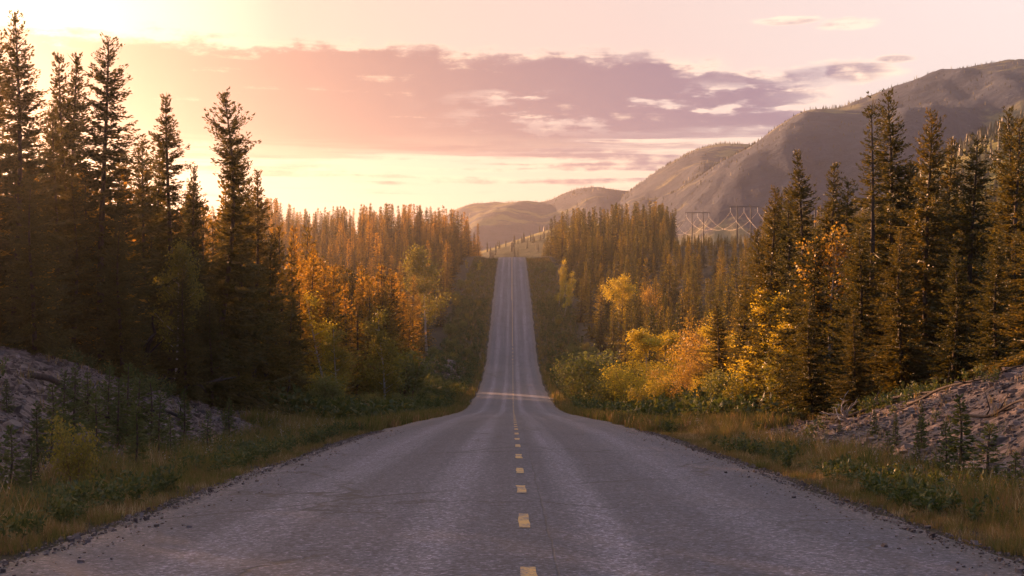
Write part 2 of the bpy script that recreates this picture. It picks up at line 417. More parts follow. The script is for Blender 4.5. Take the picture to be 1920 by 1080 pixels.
def gn_scatter(name, protos, part, xyz, rot, scl, idx, tilt, r):
    """one stuff object: its parts are single real plants, the mass is geometry-node copies of them"""
    n = len(xyz); scl = np.asarray(scl, float); scl = np.repeat(scl[:, None], 3, 1) if scl.ndim == 1 else scl
    eul = np.stack([r.normal(size=n) * tilt, r.normal(size=n) * tilt, rot], -1)
    root_me = bpy.data.meshes.new(name); ng = bpy.data.node_groups.new(name + '_nodes', 'GeometryNodeTree')
    ng.interface.new_socket('Geometry', in_out='INPUT', socket_type='NodeSocketGeometry'); ng.interface.new_socket('Geometry', in_out='OUTPUT', socket_type='NodeSocketGeometry')
    root = link(name, root_me)
    keep_ = np.ones(n, bool); kids = []
    for k_, me in enumerate(protos):
        f_ = int(np.argmax(idx == k_)); keep_[f_] = False
        c = link(part, me, root, tuple(xyz[f_])); c.rotation_euler = tuple(eul[f_]); c.scale = tuple(scl[f_]); kids.append(c)
    xyz, eul, scl, idx = xyz[keep_], eul[keep_], scl[keep_], idx[keep_]
    root_me.vertices.add(len(xyz)); root_me.vertices.foreach_set('co', xyz.astype(np.float32).ravel())
    for nm, ty, dat in (('eul', 'FLOAT_VECTOR', eul), ('scl', 'FLOAT_VECTOR', scl)):
        root_me.attributes.new(nm, ty, 'POINT').data.foreach_set('vector', dat.astype(np.float32).ravel())
    root_me.attributes.new('pick', 'INT', 'POINT').data.foreach_set('value', idx.astype(np.int32))
    N, Lk = ng.nodes, ng.links
    gi, go, jn = N.new('NodeGroupInput'), N.new('NodeGroupOutput'), N.new('GeometryNodeJoinGeometry')
    def attr(nm, ty):
        a_ = N.new('GeometryNodeInputNamedAttribute'); a_.data_type = ty; a_.inputs['Name'].default_value = nm
        return a_.outputs['Attribute']
    ae, as_, ai = attr('eul', 'FLOAT_VECTOR'), attr('scl', 'FLOAT_VECTOR'), attr('pick', 'INT')
    e2r = N.new('FunctionNodeEulerToRotation'); Lk.new(ae, e2r.inputs[0])
    for k_, c in enumerate(kids):
        oi = N.new('GeometryNodeObjectInfo'); oi.transform_space = 'ORIGINAL'; oi.inputs['Object'].default_value = c; oi.inputs['As Instance'].default_value = True
        cmp = N.new('FunctionNodeCompare'); cmp.data_type = 'INT'; cmp.operation = 'EQUAL'
        ints = [i_ for i_ in cmp.inputs if i_.type == 'INT']; Lk.new(ai, ints[0]); ints[1].default_value = k_
        ip = N.new('GeometryNodeInstanceOnPoints'); Lk.new(gi.outputs[0], ip.inputs['Points']); Lk.new(cmp.outputs[0], ip.inputs['Selection'])
        Lk.new(oi.outputs['Geometry'], ip.inputs['Instance']); Lk.new(e2r.outputs[0], ip.inputs['Rotation']); Lk.new(as_, ip.inputs['Scale'])
        Lk.new(ip.outputs[0], jn.inputs[0])
    Lk.new(jn.outputs[0], go.inputs[0])
    md = root.modifiers.new('copies', 'NODES'); md.node_group = ng
    return root

# value noise
_tab = np.random.default_rng(3).random((256, 256))
def vnoise(x, y):
    x = np.asarray(x, float); y = np.asarray(y, float)
    xi, yi = np.floor(x).astype(int), np.floor(y).astype(int)
    fx, fy = x - xi, y - yi; fx = fx * fx * (3 - 2 * fx); fy = fy * fy * (3 - 2 * fy)
    g = lambda a, b: _tab[a % 256, b % 256]
    return (g(xi, yi) * (1 - fx) + g(xi + 1, yi) * fx) * (1 - fy) + (g(xi, yi + 1) * (1 - fx) + g(xi + 1, yi + 1) * fx) * fy
def fbm(x, y, o=5, gain=.5):
    s_, a, f = 0, 1, 1
    tot = 0
    for i in range(o):
        s_ = s_ + a * vnoise(x * f + 17.3 * i, y * f + 9.1 * i); tot += a; a *= gain; f *= 2.03
    return s_ / tot

# ------------------------------------------------------------------ the lie of the land
_pd = [-200, 0, 40, 67, 100, 120, 136, 148, 168, 203, 238, 267, 294, 358, 420, 464, 500, 560, 700, 1000, 1500, 9000]
_pz = [9, -1.5, -4.1, -6.2, -8.85, -10.4, -11.45, -12.1, -12.85, -13.7, -13.0, -10.0, -6.6, 0.0, 6.4, 9.9, 10.9, 9.5, 0, -18, -26, -30]
_dd = np.arange(-260, 9000.0)
_zz = np.interp(_dd, _pd, _pz)
_ker = np.exp(-.5 * (np.arange(-20, 21) / 6.0) ** 2); _ker /= _ker.sum()
_zz = np.convolve(np.pad(_zz, 20, 'edge'), _ker, 'valid') + CZ
def road_z(d): return np.interp(d, _dd, _zz)
HW = 4.5
def sstep(x, a, b):
    t = np.clip((x - a) / (b - a), 0, 1); return t * t * (3 - 2 * t)
_hl = ([-50, 10, 20, 35, 48, 62, 75, 190, 205, 225, 245, 9000], [2.2, 2.2, 2.3, 2.5, 1.4, .5, .25, .3, 2.4, 2.6, .5, .4])
_hr = ([-50, 10, 25, 33, 42, 54, 70, 78, 84, 95, 185, 200, 225, 245, 9000], [3.0, 2.9, 2.5, 2.0, 1.0, .35, .3, 1.0, 1.0, .2, .3, 3.0, 3.0, .5, .4])
def ground_z(x, d):
    x = np.asarray(x, float); d = np.asarray(d, float)
    zr = road_z(d); ax = np.abs(x)
    left = x < 0
    h = np.where(left, np.interp(d, *_hl), np.interp(d, *_hr))
    wob = (fbm(x * .05 + 40, d * .05, 3) - .5)
    toe = 6.6 + wob * 1.6; topx = 11.8 + wob * 2
    verge = -.09 - .16 * sstep(ax, HW + .2, 6.3)
    bank = h * sstep(ax, toe, topx) + .25 * h * sstep(ax, topx, topx + 8)
    rise = np.where(left, np.interp(d, [0, 60, 110, 200, 330, 480, 9000], [.5, .2, .6, 3.0, 5.5, 3.5, 1]), np.interp(d, [0, 60, 110, 200, 330, 480, 9000], [2.0, 1.5, 2.0, 4.5, 5.5, 3.0, 1]))
    side = rise * sstep(ax, 10, 50) + np.where(left, 0, np.interp(d, [0, 80, 300, 600, 900, 9000], [3, 5, 5, 3, 3, 0])) * sstep(ax, 45, 150)
    bumps = (fbm(x * .08, d * .08, 4) - .5) * 1.6 * sstep(ax, 12, 22) + (fbm(x * .6, d * .6, 3) - .5) * .35 * sstep(ax, 6.0, 8.5)
    # away from the road the land is smoother than the cutting
    far = sstep(ax, 60, 400)
    return zr * (1 - .25 * far) + verge + bank + side + bumps

def gpt(px_, d):  # a point on the ground below a picture column at distance d
    x = (px_ - 960) / F * d
    return x, d, float(ground_z(x, d))

def axis(*segs):
    out = []
    for a, b, st in segs: out += list(np.arange(a, b, st))
    return out
ys = np.array(axis((-60, 0, 4), (0, 110, .8), (110, 300, 2), (300, 640, 5), (640, 1500, 40), (1500, 4001, 125)))
xp = axis((0, 14, .4), (14, 40, 1.5), (40, 120, 6), (120, 500, 25), (500, 2401, 100))
xs = np.array([-a for a in reversed(xp[1:])] + xp)
GX, GY = np.meshgrid(xs, ys)
GZ = ground_z(GX, GY)
under = np.abs(GX) < HW - .25
GZ = np.where(under, GZ - .06, GZ)
nx, ny = len(xs), len(ys)
i = np.arange(ny - 1)[:, None] * nx; j = np.arange(nx - 1)[None]
quads = np.stack([i + j, i + j + 1, i + nx + j + 1, i + nx + j], -1).reshape(-1, 4)
gm = mesh_np('ground', np.stack([GX, GY, GZ], -1).reshape(-1, 3), quads, None, [M['ground']], True)
def scree_mask(x, d):
    ax = np.abs(x); left = x < 0
    prof = sstep(ax, 6.6, 8.0) * sstep(-ax, -13.0, -11.0)
    along = np.where(left, np.interp(d, [0, 48, 58, 66, 70, 74, 190, 203, 225, 240], [1, 1, .25, .2, .8, 0, 0, .9, .9, 0]),
                     np.interp(d, [0, 44, 52, 70, 77, 85, 92, 188, 200, 222, 238], [1, 1, .1, .0, .95, .95, 0, 0, 1, 1, 0]))
    return prof * along
a = gm.attributes.new('scree', 'FLOAT', 'POINT')
a.data.foreach_set('value', scree_mask(GX, GY).astype(np.float32).ravel())
tag(link('ground', gm), None, kind='structure')

# road with ragged edges
rd = np.array(axis((-40, 0, 4), (0, 140, .5), (140, 300, 2), (300, 580, 4)))
cols = np.linspace(-1, 1, 19)
el_ = HW + .05 + (fbm(rd * 1.1, rd * 0 + 3, 4) - .5) * .5 + (fbm(rd * .15, rd * 0 + 13, 2) - .5) * .3
er_ = HW - .05 + (fbm(rd * 1.1, rd * 0 + 31, 4) - .5) * .5 + (fbm(rd * .15, rd * 0 + 23, 2) - .5) * .3
RX = np.where(cols[None] < 0, cols[None] * el_[:, None], cols[None] * er_[:, None])
RY = np.repeat(rd[:, None], 19, 1)
rut = -.012 * np.exp(-((np.abs(RX) - 1.0) / .35) ** 2) - .012 * np.exp(-((np.abs(RX) - 2.75) / .35) ** 2)
def surf_z(x, d): return road_z(d) + .035 - .018 * np.abs(x) + .012 * np.sin(d * .45 + x * .6)
RZ = surf_z(RX, RY) + rut - .06 * sstep(np.abs(cols)[None], .94, 1.0)
i = np.arange(len(rd) - 1)[:, None] * 19; j = np.arange(18)[None]
q = np.stack([i + j, i + j + 1, i + 19 + j + 1, i + 19 + j], -1).reshape(-1, 4)
road = tag(link('road', mesh_np('road', np.stack([RX, RY, RZ], -1).reshape(-1, 3), q, None, [M['asphalt']], True)), None, kind='structure')
def stripe(name, x0, x1, d0, d1):
    n = max(3, int((d1 - d0) / .25)); dd = np.linspace(d0, d1, n)
    jl = rng.normal(size=n) * .008; jr = rng.normal(size=n) * .008
    L = np.stack([x0 + jl, dd, surf_z(x0, dd) + .006], -1); Rr = np.stack([x1 + jr, dd, surf_z(x1, dd) + .006], -1)
    v = np.empty((2 * n, 3)); v[0::2] = L; v[1::2] = Rr
    kq = np.arange(n - 1)[:, None] * 2 + np.array([[0, 1, 3, 2]])
    return link(name, mesh_np(name, v, kq, None, [M['paint']]), road)
dc = 10.55
while dc < 262:
    stripe('centre_dash', .02 + .05, .02 + .17, dc - .7, dc + .7)
    dc += 4.25 + rng.normal() * .05
stripe('centre_line', -.13, -.06, 330, 470)
stripe('centre_line', .03, .10, 262, 470)

# ------------------------------------------------------------------ mountains
def mountain(name, pts, D0, depth, mat, na, nr, seed, amp, x_ext=(0, 0), base=-25.0):
    P_ = np.array(pts, float)
    pxs = np.linspace(P_[0, 0], P_[-1, 0], na)
    ysk = np.interp(pxs, P_[:, 0], P_[:, 1])
    kk = np.exp(-.5 * (np.arange(-6, 7) / 2.2) ** 2); kk /= kk.sum()
    ysk = np.convolve(np.pad(ysk, 6, 'edge'), kk, 'valid')
    tx = (pxs - 960) / F; tz = (540 - ysk) / F
    s_ = np.linspace(0, 1.6, nr)                      # 0 foot, 1 ridge, >1 back
    Dr = D0 * (1 + .10 * (fbm(pxs * .006 + seed, pxs * 0, 3) - .5))
    dd = (Dr[:, None] - depth * (1 - s_[None]))
    X = tx[:, None] * Dr[:, None] * (1 - .25 * (1 - s_[None])) ; Y = dd
    H = tz * Dr + CZ
    prof = np.where(s_ < 1, np.sin(np.clip(s_, 0, 1) * pi / 2) ** 1.25, np.cos(np.clip(s_ - 1, 0, .6) / .6 * pi / 2) ** .8)
    g1 = 1 - np.abs(fbm(X * .0065 + seed, Y * .0027, 5) * 2 - 1)
    g2 = fbm(X * .012 + 3 * seed, Y * .007, 5) - .5
    away = np.clip(1 - s_, 0, 1)[None] + .03
    Z = base + (H[:, None] - base) * prof[None] + ((g1 - .6) * amp + g2 * amp * .5) * np.minimum(away * 3, 1) * np.sin(np.clip(prof, 0, 1) * pi * .92)[None] + (fbm(X * .03, Y * .03 + seed, 4) - .5) * amp * .10
    Z[:, -1] = base - 5; Z[:, 0] = base - 5
    i = np.arange(na - 1)[:, None] * nr; j = np.arange(nr - 1)[None]
    q = np.stack([i + j, i + nr + j, i + nr + j + 1, i + j + 1], -1).reshape(-1, 4)
    o = link(name, mesh_np(name, np.stack([X, Y, Z], -1).reshape(-1, 3), q, None, [mat], True))
    tag(o, None, kind='structure')
    return X, Y, Z, s_
far_ridge = mountain('mountain_far', [(200, 500), (600, 470), (800, 440), (855, 412), (885, 391), (940, 389), (985, 386), (1020, 391), (1050, 375), (1080, 363), (1110, 361), (1150, 368), (1260, 385), (1450, 440), (1600, 500)], 2000, 1000, M['hill'], 240, 40, 2.0, 40)
mid_ridge = mountain('mountain_middle', [(1040, 490), (1110, 420), (1150, 382), (1180, 364), (1230, 325), (1290, 290), (1320, 281), (1345, 277), (1400, 280), (1520, 330), (1700, 410), (1850, 490)], 1650, 750, M['hill'], 240, 60, 5.0, 46)
big_ridge = mountain('mountain_near', [(1060, 520), (1150, 450), (1220, 395), (1300, 345), (1360, 305), (1400, 283), (1450, 246), (1510, 217), (1570, 208), (1610, 193), (1660, 175), (1740, 152), (1800, 141), (1860, 133), (1920, 138), (2050, 118), (2300, 140), (2700, 260), (3200, 460)], 1220, 520, M['hill'], 420, 80, 9.0, 50)
valley_hill = mountain('hill_valley', [(700, 520), (880, 478), (930, 464), (970, 452), (1000, 441), (1060, 425), (1150, 420), (1260, 440), (1400, 500)], 1050, 330, M['foothill'], 140, 30, 13.0, 14)
foot_hill = mountain('hill_wooded', [(1480, 520), (1560, 450), (1640, 395), (1700, 335), (1760, 300), (1815, 272), (1850, 255), (1920, 228), (2050, 190), (2300, 190), (2700, 300), (3000, 430)], 700, 230, M['foothill'], 160, 50, 21.0, 12, base=5.0)

# ------------------------------------------------------------------ trees
def spruce(seed, H, R, step, shoot, card, k_cards, club=None, lean=0.0, bare=.03, ragged=.45, wmul=1.0, n_br=(5, 8)):
    """a boreal spruce: trunk and whorls of drooping branches set with needle sprays"""
    r = np.random.default_rng(seed)
    ph = r.random() * 6.28
    def axis_at(z):
        t = z / H
        return np.array([lean * H * np.sin(t * 2.6) * .5 + .012 * H * np.sin(t * 5 + ph), .010 * H * np.cos(t * 4 + ph) , z])
    tr = MB(); zs = np.linspace(0, H * .985, 14)
    tr.tube([axis_at(z) - (np.array([0, 0, .35]) if q_ == 0 else 0) for q_, z in enumerate(zs)], [.011 * H * (1 - z / H) ** .8 * (1.25 if q_ == 0 else 1) + .008 for q_, z in enumerate(zs)], 7)
    cr = MB(); B, Dv, Ls, Ws = [], [], [], []
    z = bare * H
    gap = r.random(12)
    while z < H * .985:
        t = z / H
        w_ = (1 - t) ** .85 * (.62 + .38 * min(1, t * 6)) + .02
        if club is not None:
            w_ = np.interp(t, club[0], club[1])
        w_ *= (1 - ragged) + ragged * (vnoise(np.array([t * 14 + seed]), np.array([seed * 1.7]))[0] * 1.6)
        nb = r.integers(*n_br)
        if t > .9: nb = max(3, nb - 2)
        a0 = r.random() * 6.28
        for b in range(nb):
            L = R * w_ * (.55 + .6 * r.random()) + .03 * R
            if r.random() < .07: L *= 1.35
            az_ = a0 + b * 2 * pi / nb + r.normal() * .25
            slope = np.interp(t, [0, .5, .85, 1], [-.48, -.28, .15, 1.2]) + r.normal() * .2
            hd = np.array([cos(az_), sin(az_), 0])
            o = axis_at(z + r.normal() * step * .3)
            ns = max(2, int(L / shoot))
            s_ = (np.arange(ns) + r.random(ns)) / ns * .92 + .08
            pts = o + hd * (L * s_)[:, None] + np.array([0, 0, 1.]) * (L * (slope * s_ + .30 * s_ ** 2))[:, None]
            tang = hd + np.array([0, 0, 1.]) * (slope + .6 * s_)[:, None]
            sd = np.array([-sin(az_), cos(az_), 0])
            for kk in range(k_cards):
                sg = np.where(r.random(ns) < .5, -1, 1) * r.uniform(.3, 1.25, ns)
                dv = tang + sd * sg[:, None] + np.array([0, 0, 1.]) * (r.normal(size=ns) * .25 - .12)[:, None]
                B.append(pts + r.normal(size=(ns, 3)) * .012 * H * .3); Dv.append(dv)
                ll = card * (.55 + .75 * r.random(ns)) * (.7 + .5 * (1 - s_)) * (1 - .45 * t)
                Ls.append(ll); Ws.append(ll * .30 * wmul)
            B.append(pts[-1:]); Dv.append(tang[-1:]); Ls.append(np.array([card * (1 - .5 * t)])); Ws.append(np.array([card * .25 * wmul]))
            if R > .9 and card < .5:
                B.append(o[None]); Dv.append((pts[-1] - o)[None]); Ls.append(np.array([L * .9])); Ws.append(np.array([.04]))
        z += step * (.75 + .5 * r.random()) * (1 - .45 * t)
    top = axis_at(H * .96)
    B.append(np.repeat(top[None], 5, 0)); Dv.append(np.array([[0, 0, 1.]] * 5) + r.normal(size=(5, 3)) * .22); Ls.append(np.full(5, H * .05)); Ws.append(np.full(5, .10 * wmul * card))
    cr.cards(np.concatenate(B), np.concatenate(Dv), np.concatenate(Ls), np.concatenate(Ws), r)
    return tr, cr

def tree_root(name, label, cat, loc, rotz, scale, trunk_me, crown_me, group=None, extra=()):
    e = link(name, None, None, loc, rotz, scale); e.empty_display_size = .3
    tag(e, label, cat, group)
    link('trunk', trunk_me, e); link('crown', crown_me, e)
    for nm, me in extra: link(nm, me, e)
    return e

CLUB = ([0, .08, .4, .58, .66, .72, .80, .84, .88, .95, 1.0], [.75, 1.0, .55, .26, .10, .20, .22, .28, .30, .14, .02])
NEAR = []
for s_, (H, R, rg, bare) in enumerate([(10, 2.2, .55, .03), (10, 1.9, .65, .05), (10, 2.5, .45, .02), (10, 1.75, .75, .06), (10, 2.2, .85, .04)]):
    t_, c_ = spruce(100 + s_, H, R, .25, .068, .20, 6, ragged=rg, bare=bare, wmul=1.2)
    NEAR.append((t_.mesh('near_spruce_trunk', M['bark'], smooth=True), c_.mesh('near_spruce_crown', M['needles']), H))
t_, c_ = spruce(140, 10, 2.2, .24, .068, .20, 6, club=CLUB, lean=.10, ragged=.5, wmul=1.15)
CLUBTREE = (t_.mesh('club_top_spruce_trunk', M['bark'], smooth=True), c_.mesh('club_top_spruce_crown', M['needles']), 10)
t_, c_ = spruce(150, 10, 2.1, .36, .07, .20, 5, ragged=.6, bare=.05, n_br=(4, 7), wmul=1.2)
SPARSE = (t_.mesh('sparse_spruce_trunk', M['bark'], smooth=True), c_.mesh('sparse_spruce_crown', M['needles']), 10)
MIDT, MIDR = [], []
for s_, (R, rg) in enumerate([(1.9, .45), (1.6, .5), (2.15, .4), (1.45, .55), (1.8, .65), (2.0, .35)]):
    t_, c_ = spruce(200 + s_, 10, R, .34, .16, .33, 3, ragged=rg, bare=.04, wmul=1.4)
    MIDT.append((t_.mesh('spruce_trunk', M['bark'], smooth=True), c_.mesh('spruce_crown', M['sun_tinted_needles']), 10))
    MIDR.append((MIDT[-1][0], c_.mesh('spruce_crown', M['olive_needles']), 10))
FOREST = []
for s_, (R, rg) in enumerate([(1.9, .45), (1.6, .5), (2.15, .4), (1.45, .55), (1.8, .65), (2.0, .35)]):
    t_, c_ = spruce(300 + s_, 10, R, .36, .20, .36, 2, ragged=rg, bare=.03, wmul=1.5)
    (v1, q1, t1), (v2, q2, t2) = c_.arrays(), t_.arrays()
    v_, q_, tt = join([(v1, q1, t1), (v2, q2, t2)])
    FOREST.append(mesh_np('forest_spruce', v_, q_, tt, [M['sun_tinted_needles' if s_ % 2 == 0 else 'olive_needles'], M['bark']], False, [0] * len(q1) + [1] * len(q2) + [1] * (len(t1) + len(t2))))
SAPL = []
for s_, (R, rg) in enumerate([(.42, .35), (.34, .5), (.5, .4)]):
    t_, c_ = spruce(400 + s_, 1.5, R, .10, .045, .13, 3, ragged=rg, bare=.03, wmul=1.0)
    SAPL.append((t_.mesh('sapling_trunk', M['bark'], smooth=True), c_.mesh('sapling_crown', M['young_needles']), 1.5))

def broadleaf(seed, H, crown_r, crown_z0, leaf, n_leaf, spread, stems=1, trunk_r=.012):
    """trunk, limbs and a crown of separate leaves gathered along the twigs"""
    r = np.random.default_rng(seed)
    tr = MB(); cr = MB(); pts_all = []
    for st in range(stems):
        lean = r.normal(size=2) * (.05 if stems == 1 else .22)
        b0 = np.array([r.normal() * .02 * H * (stems > 1), r.normal() * .02 * H * (stems > 1), -.2])
        hs = H * (1 if stems == 1 else r.uniform(.7, 1.0))
        zs = np.linspace(0, 1, 9)
        ax_ = np.array([b0 + np.array([lean[0] * hs * t + .02 * H * sin(4 * t + seed), lean[1] * hs * t + .02 * H * cos(3 * t + st), hs * .93 * t]) for t in zs])
        rr = trunk_r * H * (1 if stems == 1 else .55)
        tr.tube(ax_, rr * (1 - zs * .85), 6)
        nb = 18 if stems == 1 else 9
        for b in range(nb):
            t = r.uniform(crown_z0, .96); o = np.array([np.interp(t, zs, ax_[:, c]) for c in range(3)])
            az_ = r.random() * 6.28
            u = (t - crown_z0) / (1 - crown_z0)
            L = crown_r * (.35 + .75 * sin(pi * min(1, .18 + .82 * u)) ) * r.uniform(.6, 1.1) * (1 if stems == 1 else .55)
            up = r.uniform(.35, 1.0)
            q = np.linspace(0, 1, 5)
            br = o + np.stack([cos(az_) * L * q, sin(az_) * L * q, up * L * q ** 1.2], -1)
            tr.tube(br, rr * .32 * (1 - q * .8), 4, cap=False)
            pts_all.append(br[2:]); pts_all.append(br[2:] + r.normal(size=(3, 3)) * spread * .5)
        pts_all.append(ax_[5:])
    C = np.concatenate(pts_all)
    ctr = C[r.integers(0, len(C), n_leaf)]
    B = ctr + r.normal(size=(n_leaf, 3)) * spread * np.array([1, 1, .8])
    B[:, 2] = np.maximum(B[:, 2], .08 * H)
    cr.cards(B, r.normal(size=(n_leaf, 3)) + np.array([0, 0, -.35]), leaf * r.uniform(.6, 1.3, n_leaf), leaf * .75, r)
    return tr, cr

def bl(seed, mat, barkm, name, **kw):
    t_, c_ = broadleaf(seed, **kw)
    return (t_.mesh(name + '_trunk', M[barkm], smooth=True), c_.mesh(name + '_crown', M[mat]), kw['H'])
ASPEN = [bl(11, 'gold', 'pale_bark', 'aspen', H=10, crown_r=2.3, crown_z0=.38, leaf=.16, n_leaf=7500, spread=.32),
         bl(12, 'gold', 'pale_bark', 'aspen', H=10, crown_r=1.5, crown_z0=.28, leaf=.15, n_leaf=6500, spread=.30),
         bl(13, 'gold', 'pale_bark', 'aspen', H=10, crown_r=1.1, crown_z0=.2, leaf=.15, n_leaf=5200, spread=.30)]
TURN = [bl(21, 'greengold', 'pale_bark', 'turning_birch', H=8, crown_r=1.5, crown_z0=.2, leaf=.15, n_leaf=4600, spread=.30),
        bl(22, 'greengold', 'pale_bark', 'turning_birch', H=8, crown_r=1.1, crown_z0=.15, leaf=.15, n_leaf=4000, spread=.28)]
ORNG = [bl(31, 'orange', 'pale_bark', 'orange_birch', H=9, crown_r=1.2, crown_z0=.55, leaf=.16, n_leaf=1500, spread=.30),
        bl(32, 'orange', 'red_bark', 'orange_shrub', H=5, crown_r=1.7, crown_z0=.25, leaf=.11, n_leaf=4600, spread=.30, stems=8)]
SHRUB = [bl(41, 'willow', 'red_bark', 'willow', H=3, crown_r=1.3, crown_z0=.15, leaf=.12, n_leaf=2600, spread=.22, stems=7),
         bl(42, 'willow', 'red_bark', 'willow', H=3, crown_r=1.0, crown_z0=.12, leaf=.11, n_leaf=2400, spread=.20, stems=6),
         bl(43, 'greengold', 'red_bark', 'willow', H=3, crown_r=1.2, crown_z0=.15, leaf=.12, n_leaf=2400, spread=.22, stems=7),
         bl(44, 'gold', 'red_bark', 'gold_shrub', H=4, crown_r=1.4, crown_z0=.15, leaf=.10, n_leaf=5200, spread=.26, stems=7)]

CASTERS = []   # every placed tree (x, d, zbase, H, R) for the visibility estimate
def place(name, proto, px_, ytop, d, label, cat, group=None, wide=1.0, rot=None, sink=0.0):
    x, d, zb = gpt(px_, d)
    ztop = CZ + (540 - ytop) / F * d
    H = max(.3, ztop - zb); sc = H / proto[2]
    e = tree_root(name, label, cat, (x, d, zb - sink), rng.random() * 6.28 if rot is None else rot, (sc * wide, sc * wide, sc), proto[0], proto[1], group)
    CASTERS.append((x, d, zb, H, .14 * H * wide))
    return e

# --- the tall spruces of the near stand beside the sun
L_ = [
 (30, 28, 37, 2, 'tallest spruce of the left stand, swallowed by the sun glare at the frame edge', 1.0),
 (-15, 60, 39, 0, 'spruce cut off by the left frame edge in the sun glare', 1.1),
 (119, 100, 44, 1, 'left one of the twin spruces close together in the sun glare', .9),
 (142, 98, 45, 3, 'right one of the twin spruces standing close together in the sun glare', 1.0),
 (103, 205, 42, 0, 'shorter spruce tucked against the left side of the twin spruces', .9),
 (196, 70, 43, 4, 'tall ragged spruce just right of the twin spruces with a branch sticking out right', 1.1),
 (238, 285, 50, 1, 'short spire between the tall ragged spruce and the spruce beside it', .9),
 (270, 263, 52, 0, 'mid height narrow spruce, second spire right of the tall ragged spruce', .9),
 (316, 176, 49, 3, 'solitary slender spruce spire midway between twin spruces and bent club topped spruce', 1.1),
 (293, 282, 53, 1, 'shorter spruce leaning on the left side of the solitary slender spire', 1.0),
 (365, 310, 55, 3, 'small pointed spruce just left of the bent club topped spruce', 1.0),
 (352, 342, 57, 0, 'low spruce spire left of the small pointed spruce', .8),
 (447, 256, 56, 4, 'spruce crowding the right side of the bent club topped spruce', .8),
 (481, 318, 58, 3, 'last tall spruce at the right end of the left stand', 1.0),
 (464, 332, 62, 1, 'spruce spire between the club topped spruce and the end of the left stand', 1.0),
 (505, 440, 60, 0, 'dark spruce low at the right end of the left stand', 1.1),
 (60, 330, 34, 2, 'broad dark spruce above the scree slope at the left frame edge', 1.2),
 (225, 420, 40, 2, 'broad shadowed spruce above the crest of the scree slope', 1.2),
 (395, 560, 47, 2, 'full skirted dark spruce at the foot of the left stand above the ditch', 1.35),
 (450, 585, 52, 0, 'dark young spruce right of the full skirted one above the ditch', 1.3),
 (345, 500, 44, 2, 'dark spruce in front of the greenish birch of the left stand', 1.1),
 (545, 560, 68, 0, 'dark spruce where the left stand drops to the ditch', 1.3),
]
for (px_, yt, d, pi_, lab, wd) in L_:
    place('spruce_tree', NEAR[pi_], px_, yt, d, lab, 'tree', 'near spruces left of the road', wd)
place('spruce_tree', CLUBTREE, 402, 172, 50, 'bent spruce with a ball shaped club top rising over the left stand', 'tree', 'near spruces left of the road', 1.0, rot=.25)

# --- the near stand on the right bank
R_ = [
 (1500, 281, 58, 3, 'isolated thin spruce spire at the left end of the right stand', 1.0),
 (1561, 304, 55, 1, 'narrow spruce behind the orange birch of the right stand', 1.0),
 (1664, 174, 50, 2, 'tallest dense spruce of the right stand, beside the sparse one', 1.0),
 (1741, 212, 46, 0, 'dark pointed spruce standing alone against the mountain right of the tallest pair', 1.0),
 (1779, 258, 52, 3, 'slim spruce behind the pointed one, against the grey mountain', 1.1),
 (1825, 255, 45, 4, 'olive lit spruce between the pointed spruce and the frame edge trees', 1.25),
 (1889, 206, 43, 2, 'tall spruce near the right frame edge with two tips', 1.0),
 (1907, 222, 41, 1, 'second spruce at the right frame edge beside the double tip', 1.1),
 (1449, 355, 66, 0, 'spruce right of the power line, left of the isolated thin spire', 1.0),
 (1483, 352, 64, 1, 'spruce just left of the isolated thin spire', 1.0),
 (1462, 368, 70, 3, 'small spruce spire between two others right of the power line', 1.0),
 (1584, 336, 56, 4, 'spruce filling the gap left of the sparse branched spruce', 1.2),
 (1701, 306, 50, 0, 'short spruce in the gap right of the tallest dense spruce', 1.3),
 (1610, 420, 47, 2, 'broad olive spruce in front of the sparse branched spruce', 1.2),
 (1690, 430, 44, 2, 'broad spruce below the tallest dense one, lower half in shade', 1.2),
 (1790, 470, 41, 2, 'broad shaded spruce above the right scree bank', 1.2),
 (1870, 440, 38, 0, 'dark spruce above the top of the right scree bank', 1.2),
 (1530, 430, 54, 0, 'spruce behind the golden aspens at the right stand', 1.1),
 (1520, 560, 48, 2, 'dark skirted spruce at the foot of the right stand beside the ditch', 1.3),
 (1600, 580, 43, 2, 'black shaded spruce behind the bleached dead branch', 1.3),
 (1425, 430, 74, 0, 'warm lit spruce under the right end of the power line', 1.1),
 (1345, 560, 78, 4, 'orange lit open spruce above the small sunlit scree patch', 1.3),
 (1395, 520, 76, 1, 'amber lit spruce right of the orange shrubs', 1.2),
 (1945, 300, 36, 0, 'spruce cut by the right frame edge', 1.2),
]
for (px_, yt, d, pi_, lab, wd) in R_:
    place('spruce_tree', NEAR[pi_], px_, yt, d, lab, 'tree', 'near spruces right of the road', wd)
place('spruce_tree', SPARSE, 1632, 190, 49, 'sparse branched spruce left of the tallest dense one on the right', 'tree', 'near spruces right of the road', 1.0, rot=1.0)

